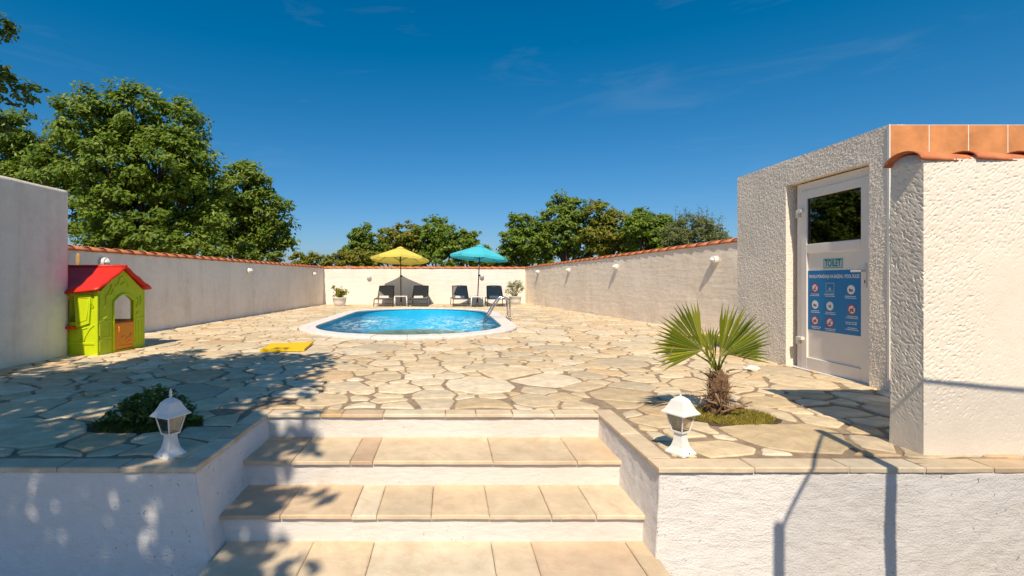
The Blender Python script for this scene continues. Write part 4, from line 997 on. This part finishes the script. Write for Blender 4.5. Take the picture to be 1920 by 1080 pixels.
def on_wall(a, b, px, py, side):
    d = (b - a); t = ((px - CX)/F * a.y - a.x) / (d.x - (px - CX)/F * d.y); p = a + d*t; p.z = H - (py - CY) * p.y / F
    dn = d.normalized(); nrm = Vector((dn.y, -dn.x, 0)) * side; return p + nrm * .004, nrm
for px, py, lb in ((192, 492, 'round white wall lamp just above the red playhouse roof'), (465, 508, 'round white wall lamp midway along the shaded wall'), (587, 514, 'round white wall lamp on the shaded wall near the corner with the potted shrub')):
    p, nn_ = on_wall(LW0, LCOR, px, py, 1); wall_lamp(p, nn_, lb)
for px, py, lb in ((692, 520, 'round white lamp on the end wall left of the yellow parasol'), (903, 518, 'round white lamp on the end wall beside the turquoise parasol pole')):
    p, nn_ = on_wall(LCOR, RCOR, px, py, 1); wall_lamp(p, nn_, lb, .095)
for px, py, lb in ((1010, 510, 'round white wall lamp on the board-marked wall close to the oleander pot'), (1068, 507, 'round white wall lamp on the board-marked wall, second from the end wall'), (1157, 501, 'round white wall lamp on the board-marked wall, third from the end wall'), (1343, 488, 'round white wall lamp on the board-marked wall nearest the toilet building')):
    p, nn_ = on_wall(RW0, RCOR, px, py, -1); wall_lamp(p, nn_, lb)

# ------------------------------------------------------------------ potted plants
def pot(loc, label, lobes, mat, n, size, seed, asp):
    r = empty('potted_plant', loc, 0, label, 'potted plant', 'white pots in the corners of the terrace')
    MB().lathe([(.19, 0), (.235, .16), (.25, .30), (.265, .305), (.265, .335), (.235, .335), (.225, .28)], 20).build('pot', 'white_plastic', r, True)
    MB().lathe([(.22, .27), (.21, .29)], 16).build('soil', 'soil', r)
    m = MB(); rn_ = random.Random(seed)
    for l in lobes:
        for _ in range(4): m.tube([(rn_.uniform(-.06, .06), rn_.uniform(-.06, .06), .28), (l[0]*.5, l[1]*.5, .28 + (l[2]-.28)*.55), (l[0] + rn_.uniform(-.8, .8)*l[3], l[1], l[2] + rn_.uniform(0, .8)*l[5])], [.009, .007, .003], 5)
    m.build('stems', 'dead', r); crown('foliage', lobes, n, size, mat, r, seed, .075, asp, shell=.25)
pot((-4.02, 17.8, 0), 'white pot with a yellow-green shrub in the shaded wall corner', [(-.03, 0, .44, .22, .2, .15), (.05, 0, .58, .2, .2, .13), (-.1, 0, .62, .14, .14, .11), (.24, 0, .55, .12, .1, .09), (-.24, 0, .72, .04, .04, .05)], 'leaf_pot', 420, .045, 81, .5)
pot((2.66, 19.0, 0), 'white pot with a pale oleander in the corner of the board-marked wall', [(-.02, 0, .62, .3, .22, .24), (.1, 0, .85, .2, .2, .16), (-.2, 0, .78, .16, .16, .14), (-.3, 0, .5, .13, .1, .13), (.28, 0, .68, .12, .1, .12)], 'leaf_pot2', 620, .055, 82, .24)

# ------------------------------------------------------------------ playhouse
HX, HY, HW, HL = -4.50, 6.69, .82, 1.04            # front gable faces +X; width along Y, length along -X
ph = empty('playhouse', (HX - HL/2, HY, 0), rad(-5), 'lime green plastic playhouse with a red roof and orange half door', 'playhouse')
fx = HL/2; hy = HW/2; EZ, RZ = .885, 1.17
def gable(x0, x1, holes, name, mat):
    # gable wall outline with a doorway, made from convex pieces
    m = MB(); fn = lambda u, v, d: (d, u, v)
    for p in holes: m.prism(p, fn, x0, x1)
    return m.build(name, mat, ph)
dw0, dw1, dz0, dz1 = -.17, .205, .035, .80
arch = [(dw0 + (dw1-dw0)*k/8, dz1 - .10 + .10*math.sin(math.pi*k/8)) for k in range(9)]
pieces = [[(-hy, 0), (dw0, 0), (dw0, dz1-.10), (-hy, EZ-.06)], [(dw1, 0), (hy, 0), (hy, EZ-.06), (dw1, dz1-.10)], [(dw0, 0), (dw1, 0), (dw1, dz0), (dw0, dz0)]]
topl = [(-hy + 2*hy*k/8, (EZ-.06) + (RZ-.02-(EZ-.06)) * (1-abs(k/4-1))) for k in range(9)]
ap = [(-hy, EZ-.06)] + arch + [(hy, EZ-.06)]
tp_ = [(-hy, EZ-.06)] + [(p[0], (EZ-.06) + (RZ-.03-(EZ-.06)) * (1-abs(p[0])/hy)) for p in arch] + [(hy, EZ-.06)]
for k in range(len(ap)-1):
    q = [ap[k], ap[k+1], tp_[k+1], tp_[k]]; q2 = []
    for p in q:
        if not q2 or (abs(p[0]-q2[-1][0]) + abs(p[1]-q2[-1][1]) > 1e-6): q2.append(p)
    if len(q2) > 2 and (abs(q2[0][0]-q2[-1][0]) + abs(q2[0][1]-q2[-1][1]) < 1e-6): q2.pop()
    if len(q2) > 2: pieces.append(q2)
gable(fx-.05, fx, pieces, 'gable_wall', 'ph_lime'); gable(-fx, -fx+.05, pieces[:], 'gable_wall', 'ph_lime')
rim = [(dw0, dz0)] + arch + [(dw1, dz0)]
m = MB(); m.tube([(fx+.004, p[0], p[1]) for p in rim], .016, 6); m.build('door_surround', 'ph_lime', ph, True)
dr = MB().box(fx-.03, fx+.014, dw0+.012, dw1-.012, .045, .405, .008).build('half_door', 'ph_orange', ph)
MB().box(fx-.04, fx+.006, dw0+.02, dw1-.02, .40, .422, .004).build('door_ledge', 'ph_red', ph)
MB().tube([(fx+.015, -.10, .36), (fx+.03, -.10, .34), (fx+.03, -.10, .29), (fx+.015, -.10, .27)], .008, 6).build('door_handle', 'ph_orange', dr, True)
m = MB()
for pts in ([(.02, .15), (.06, .19), (.11, .20), (.14, .25)], [(-.05, .2), (0, .22), (.05, .2)], [(-.1, .09), (.15, .09)], [(.06, .12), (.12, .15)]): m.tube([(fx+.014, a, b) for a, b in pts], .006, 5)
m.build('door_relief', 'ph_orange', dr, True)
def relief(name, mat, lines, fn, r=.009):
    for l in lines: MB().tube([fn(a, b) for a, b in l], r, 5).build(name, mat, ph, True)
gf = lambda u, v: (fx+.002, u, v)
relief('vine_relief', 'ph_lime', [[(-.33, .62), (-.29, .70), (-.30, .78), (-.22, .86), (-.20, .93)], [(-.26, .80), (-.20, .80), (-.17, .87)], [(-.14, .90), (-.08, .95), (-.06, 1.02), (0, 1.04), (.04, 1.0)], [(-.04, .93), (.02, .96), (.08, .95), (.10, .90)],
    [(.26, .74), (.30, .70), (.27, .64), (.25, .60)], [(.33, .76), (.35, .68), (.30, .62)], [(.24, .50), (.29, .53), (.33, .50)], [(-.34, .48), (-.28, .51), (-.23, .48)]], gf)
m = MB()
for (a, b, c, d) in ((-.40, -.35, .06, .20), (-.27, -.22, .07, .20), (-.36, -.20, .225, .245), (-.24, -.21, .26, .42), (-.40, -.37, .26, .42), (.24, .265, .10, .42), (.30, .32, .10, .42), (.36, .38, .10, .42), (-.40, -.20, .435, .46), (.23, .41, .435, .455)): MB().box(fx-.01, fx+.007, a, b, c, d, .003).build('moulded_rib', 'ph_lime', ph)
# side walls along X (at -Y and +Y)
for s in (-1, 1):
    fnS = lambda u, v, d, s=s: (u, s*d, v); m = MB(); w0, w1, wz0, wz1 = (-fx+.25, fx-.32, .44, .78) if s < 0 else (-fx+.15, fx-.09, .42, .80)
    for p in ([(-fx+.05, 0), (w0, 0), (w0, EZ-.05), (-fx+.05, EZ-.05)], [(w1, 0), (fx-.05, 0), (fx-.05, EZ-.05), (w1, EZ-.05)], [(w0, 0), (w1, 0), (w1, wz0), (w0, wz0)], [(w0, wz1), (w1, wz1), (w1, EZ-.05), (w0, EZ-.05)]):
        m.prism(p if s < 0 else p[::-1], fnS, hy, hy-.05)
    m.build('side_wall', 'ph_lime', ph)
    MB().box(fx-.05, fx+.0, s*hy-.02, s*hy+.02, 0, EZ-.03, .006).build('corner_post', 'ph_lime', ph)
    y0, y1 = (-hy-.02, -hy+.0) if s < 0 else (hy, hy+.02)
    w1 = fx - .32
    if s > 0: continue
    shu = MB(); shu.prism([(w1+.02, .37), (fx-.12, .43), (fx-.09, .80), (w1-.005, .79)], lambda u, v, d, s=s: (u, s*d, v), hy+.022, hy-.001); sp = shu.build('shutter', 'ph_lime', ph)
    relief('shutter_rim', 'ph_lime', [[(w1+.045, .43), (fx-.15, .475), (fx-.12, .76), (w1+.025, .75), (w1+.045, .43)]], lambda u, v, s=s: (u, s*(hy+.022), v), .007)
    relief('vine_relief', 'ph_lime', [[(fx-.08, .80), (fx-.10, .70), (fx-.07, .64), (fx-.13, .62)], [(fx-.16, .37), (fx-.30, .34), (fx-.34, .29)], [(fx-.05, .42), (fx-.12, .36), (fx-.18, .27), (fx-.20, .20), (fx-.25, .22)]], lambda u, v, s=s: (u, s*(hy+.002), v))
    MB().box(-fx+.18, fx-.30, y0-.05 if s < 0 else y0-.02, y1+.02 if s < 0 else y1+.05, .355, .395, .008).build('window_sill', 'ph_red', ph)
    MB().box(-fx+.05, fx-.05, y0+.008, y1-.004, .15, .185, .004).build('moulded_rib', 'ph_lime', ph) if s < 0 else None
# roof: two drooping panels
for s in (-1, 1):
    vs_ = []; NX, NV = 12, 8; th = .028
    for lay_ in (0, 1):
        for i in range(NX + 1):
            u = -fx - .05 + (2*fx + .11) * i / NX; c = i / NX
            for j in range(NV + 1):
                t = j / NV; y = s * (t * (hy + .075)); ez = .865 - .045*math.sin(math.pi*c) + .02
                z = RZ + .02 - (RZ + .02 - ez) * (t ** .92) + .008*math.sin(t*math.pi*5)*(t > .05) - lay_*th
                vs_.append((u, y, z))
    m_ = (NX+1)*(NV+1); fs = []
    for i in range(NX):
        for j in range(NV):
            a, b, c_, d = i*(NV+1)+j, (i+1)*(NV+1)+j, (i+1)*(NV+1)+j+1, i*(NV+1)+j+1
            fs += [(a, b, c_, d), (d+m_, c_+m_, b+m_, a+m_)]
        fs.append((i*(NV+1)+NV, (i+1)*(NV+1)+NV, (i+1)*(NV+1)+NV+m_, i*(NV+1)+NV+m_)); fs.append(((i+1)*(NV+1), i*(NV+1), i*(NV+1)+m_, (i+1)*(NV+1)+m_))
    for j in range(NV):
        fs.append((j, j+1, j+1+m_, j+m_)); q = NX*(NV+1); fs.append((q+j+1, q+j, q+j+m_, q+j+1+m_))
    ro = obj('roof_panel', vs_, fs, 'ph_red', ph, True)
MB().tube([(-fx-.05, 0, RZ+.016), (fx+.06, 0, RZ+.016)], .018, 8).build('ridge', 'ph_red', ph, True)
# wooden paddle leaning between playhouse and wall
pd = empty('wooden_paddle', (-5.62, 7.3, .0), 0, 'pale wooden paddle end showing above the playhouse roof', 'paddle')
pd.location = (-5.60, 7.28, 0)
MB().tube([(0, 0, 0), (-.012, 0, 1.16)], .014, 8).build('handle', 'wood', pd, True)
MB().lathe([(.012, 1.14), (.024, 1.20), (.034, 1.27), (.034, 1.34), (.024, 1.385), (.006, 1.40)], 12, (-.012, 0, 0), 0, 1, .4).build('blade', 'wood', pd, True)

# ------------------------------------------------------------------ yellow mat
mt = [(-2.54, 6.47), (-1.97, 6.58), (-2.05, 7.32), (-2.62, 7.14)]
c = Vector((sum(p[0] for p in mt)/4, sum(p[1] for p in mt)/4, 0)); n = 9; vs_ = []
for lay_ in (0, 1):
    for i in range(n + 1):
        for j in range(n + 1):
            a = Vector(mt[0]).lerp(Vector(mt[1]), i/n); b = Vector(mt[3]).lerp(Vector(mt[2]), i/n); p = a.lerp(b, j/n)
            cu = .022 * (max(0, i/n - .7)/.3)**2 * (j/n) + .010*(max(0, .3 - i/n)/.3)**2
            vs_.append((p.x - c.x, p.y - c.y, .021 + cu*.5 + .028*lay_))
q = lambda i, j, l: l*(n+1)**2 + i*(n+1) + j; fs = []
for i in range(n):
    for j in range(n): fs += [(q(i,j,1), q(i+1,j,1), q(i+1,j+1,1), q(i,j+1,1)), (q(i,j+1,0), q(i+1,j+1,0), q(i+1,j,0), q(i,j,0))]
    fs += [(q(i,0,0), q(i+1,0,0), q(i+1,0,1), q(i,0,1)), (q(i+1,n,0), q(i,n,0), q(i,n,1), q(i+1,n,1)), (q(n,i,0), q(n,i+1,0), q(n,i+1,1), q(n,i,1)), (q(0,i+1,0), q(0,i,0), q(0,i,1), q(0,i+1,1))]
mo = obj('foam_mat', vs_, fs, 'foam_yellow'); mo.location = c; tag(mo, 'yellow foam mat lying on the paving in front of the pool', 'mat')

# ------------------------------------------------------------------ trampoline beside the viewer (its net shades the right wall)
TC, TR, TZ = Vector((2.72, .45, LOW)), 1.22, 2.52
tr_ = empty('trampoline', TC, 0, 'round trampoline with net whose posts throw shadows on the retaining wall', 'trampoline')
def tp2(x, y): return Vector((x, y, 0)) - Vector((TC.x, TC.y, 0))
posts = [math.atan2(.72-TC.y, 1.5-TC.x), math.atan2(1.6-TC.y, 2.21-TC.x)] ; posts += [posts[1] - rad(58), posts[1] - rad(116), posts[1] - rad(174), posts[1] - rad(232)]
posts = sorted(a % (2*math.pi) for a in posts)
MB().tube([(TR*math.cos(2*math.pi*k/40), TR*math.sin(2*math.pi*k/40), .62) for k in range(41)], .03, 8).build('frame_ring', 'dark_metal', tr_, True)
MB().lathe([(TR-.05, .615), (TR-.05, .625)], 40).build('jumping_mat', 'sling', tr_)
for a in posts:
    MB().tube([(TR*math.cos(a), TR*math.sin(a), 0), (TR*math.cos(a), TR*math.sin(a), TZ)], .031, 10).build('post', 'dark_metal', tr_, True)
def tnet():
    vs_, fs, top = [], [], []; N = 96; K = 4
    for k in range(N + 1):
        a = 2*math.pi*k/N; nxt = min((q - a) % (2*math.pi) for q in posts); prv = min((a - q) % (2*math.pi) for q in posts); t = prv / (prv + nxt + 1e-9)
        sag = .16 * 4*t*(1-t); r = TR * (1 - .03*4*t*(1-t)); p = [(r*math.cos(a), r*math.sin(a), .64 + (TZ - .04 - sag - .64) * j/K) for j in range(K+1)]; vs_ += p; top.append(p[-1])
    for k in range(N):
        for j in range(K): fs.append((k*(K+1)+j, (k+1)*(K+1)+j, (k+1)*(K+1)+j+1, k*(K+1)+j+1))
    obj('net', vs_, fs, 'net', tr_); MB().tube(top, .010, 6).build('net_rim', 'dark_metal', tr_, True)
tnet()

# ------------------------------------------------------------------ small things on the paving
bm = bmesh.new(); bmesh.ops.create_icosphere(bm, subdivisions=2, radius=1)
P = np.array([v.co[:] for v in bm.verts]); P = P * (1 + .22 * vnoise(P * 1.7, 3))[:, None] * [.085, .06, .035]; P[:, 2] = np.maximum(P[:, 2], -.018)
rk = obj('rock', P.tolist(), [[v.index for v in f.verts] for f in bm.faces], 'coping_pool'); bm.free(); rk.location = (3.30, 5.22, .034)
tag(rk, 'pale loose stone lying on the paving near the toilet door', 'stone')
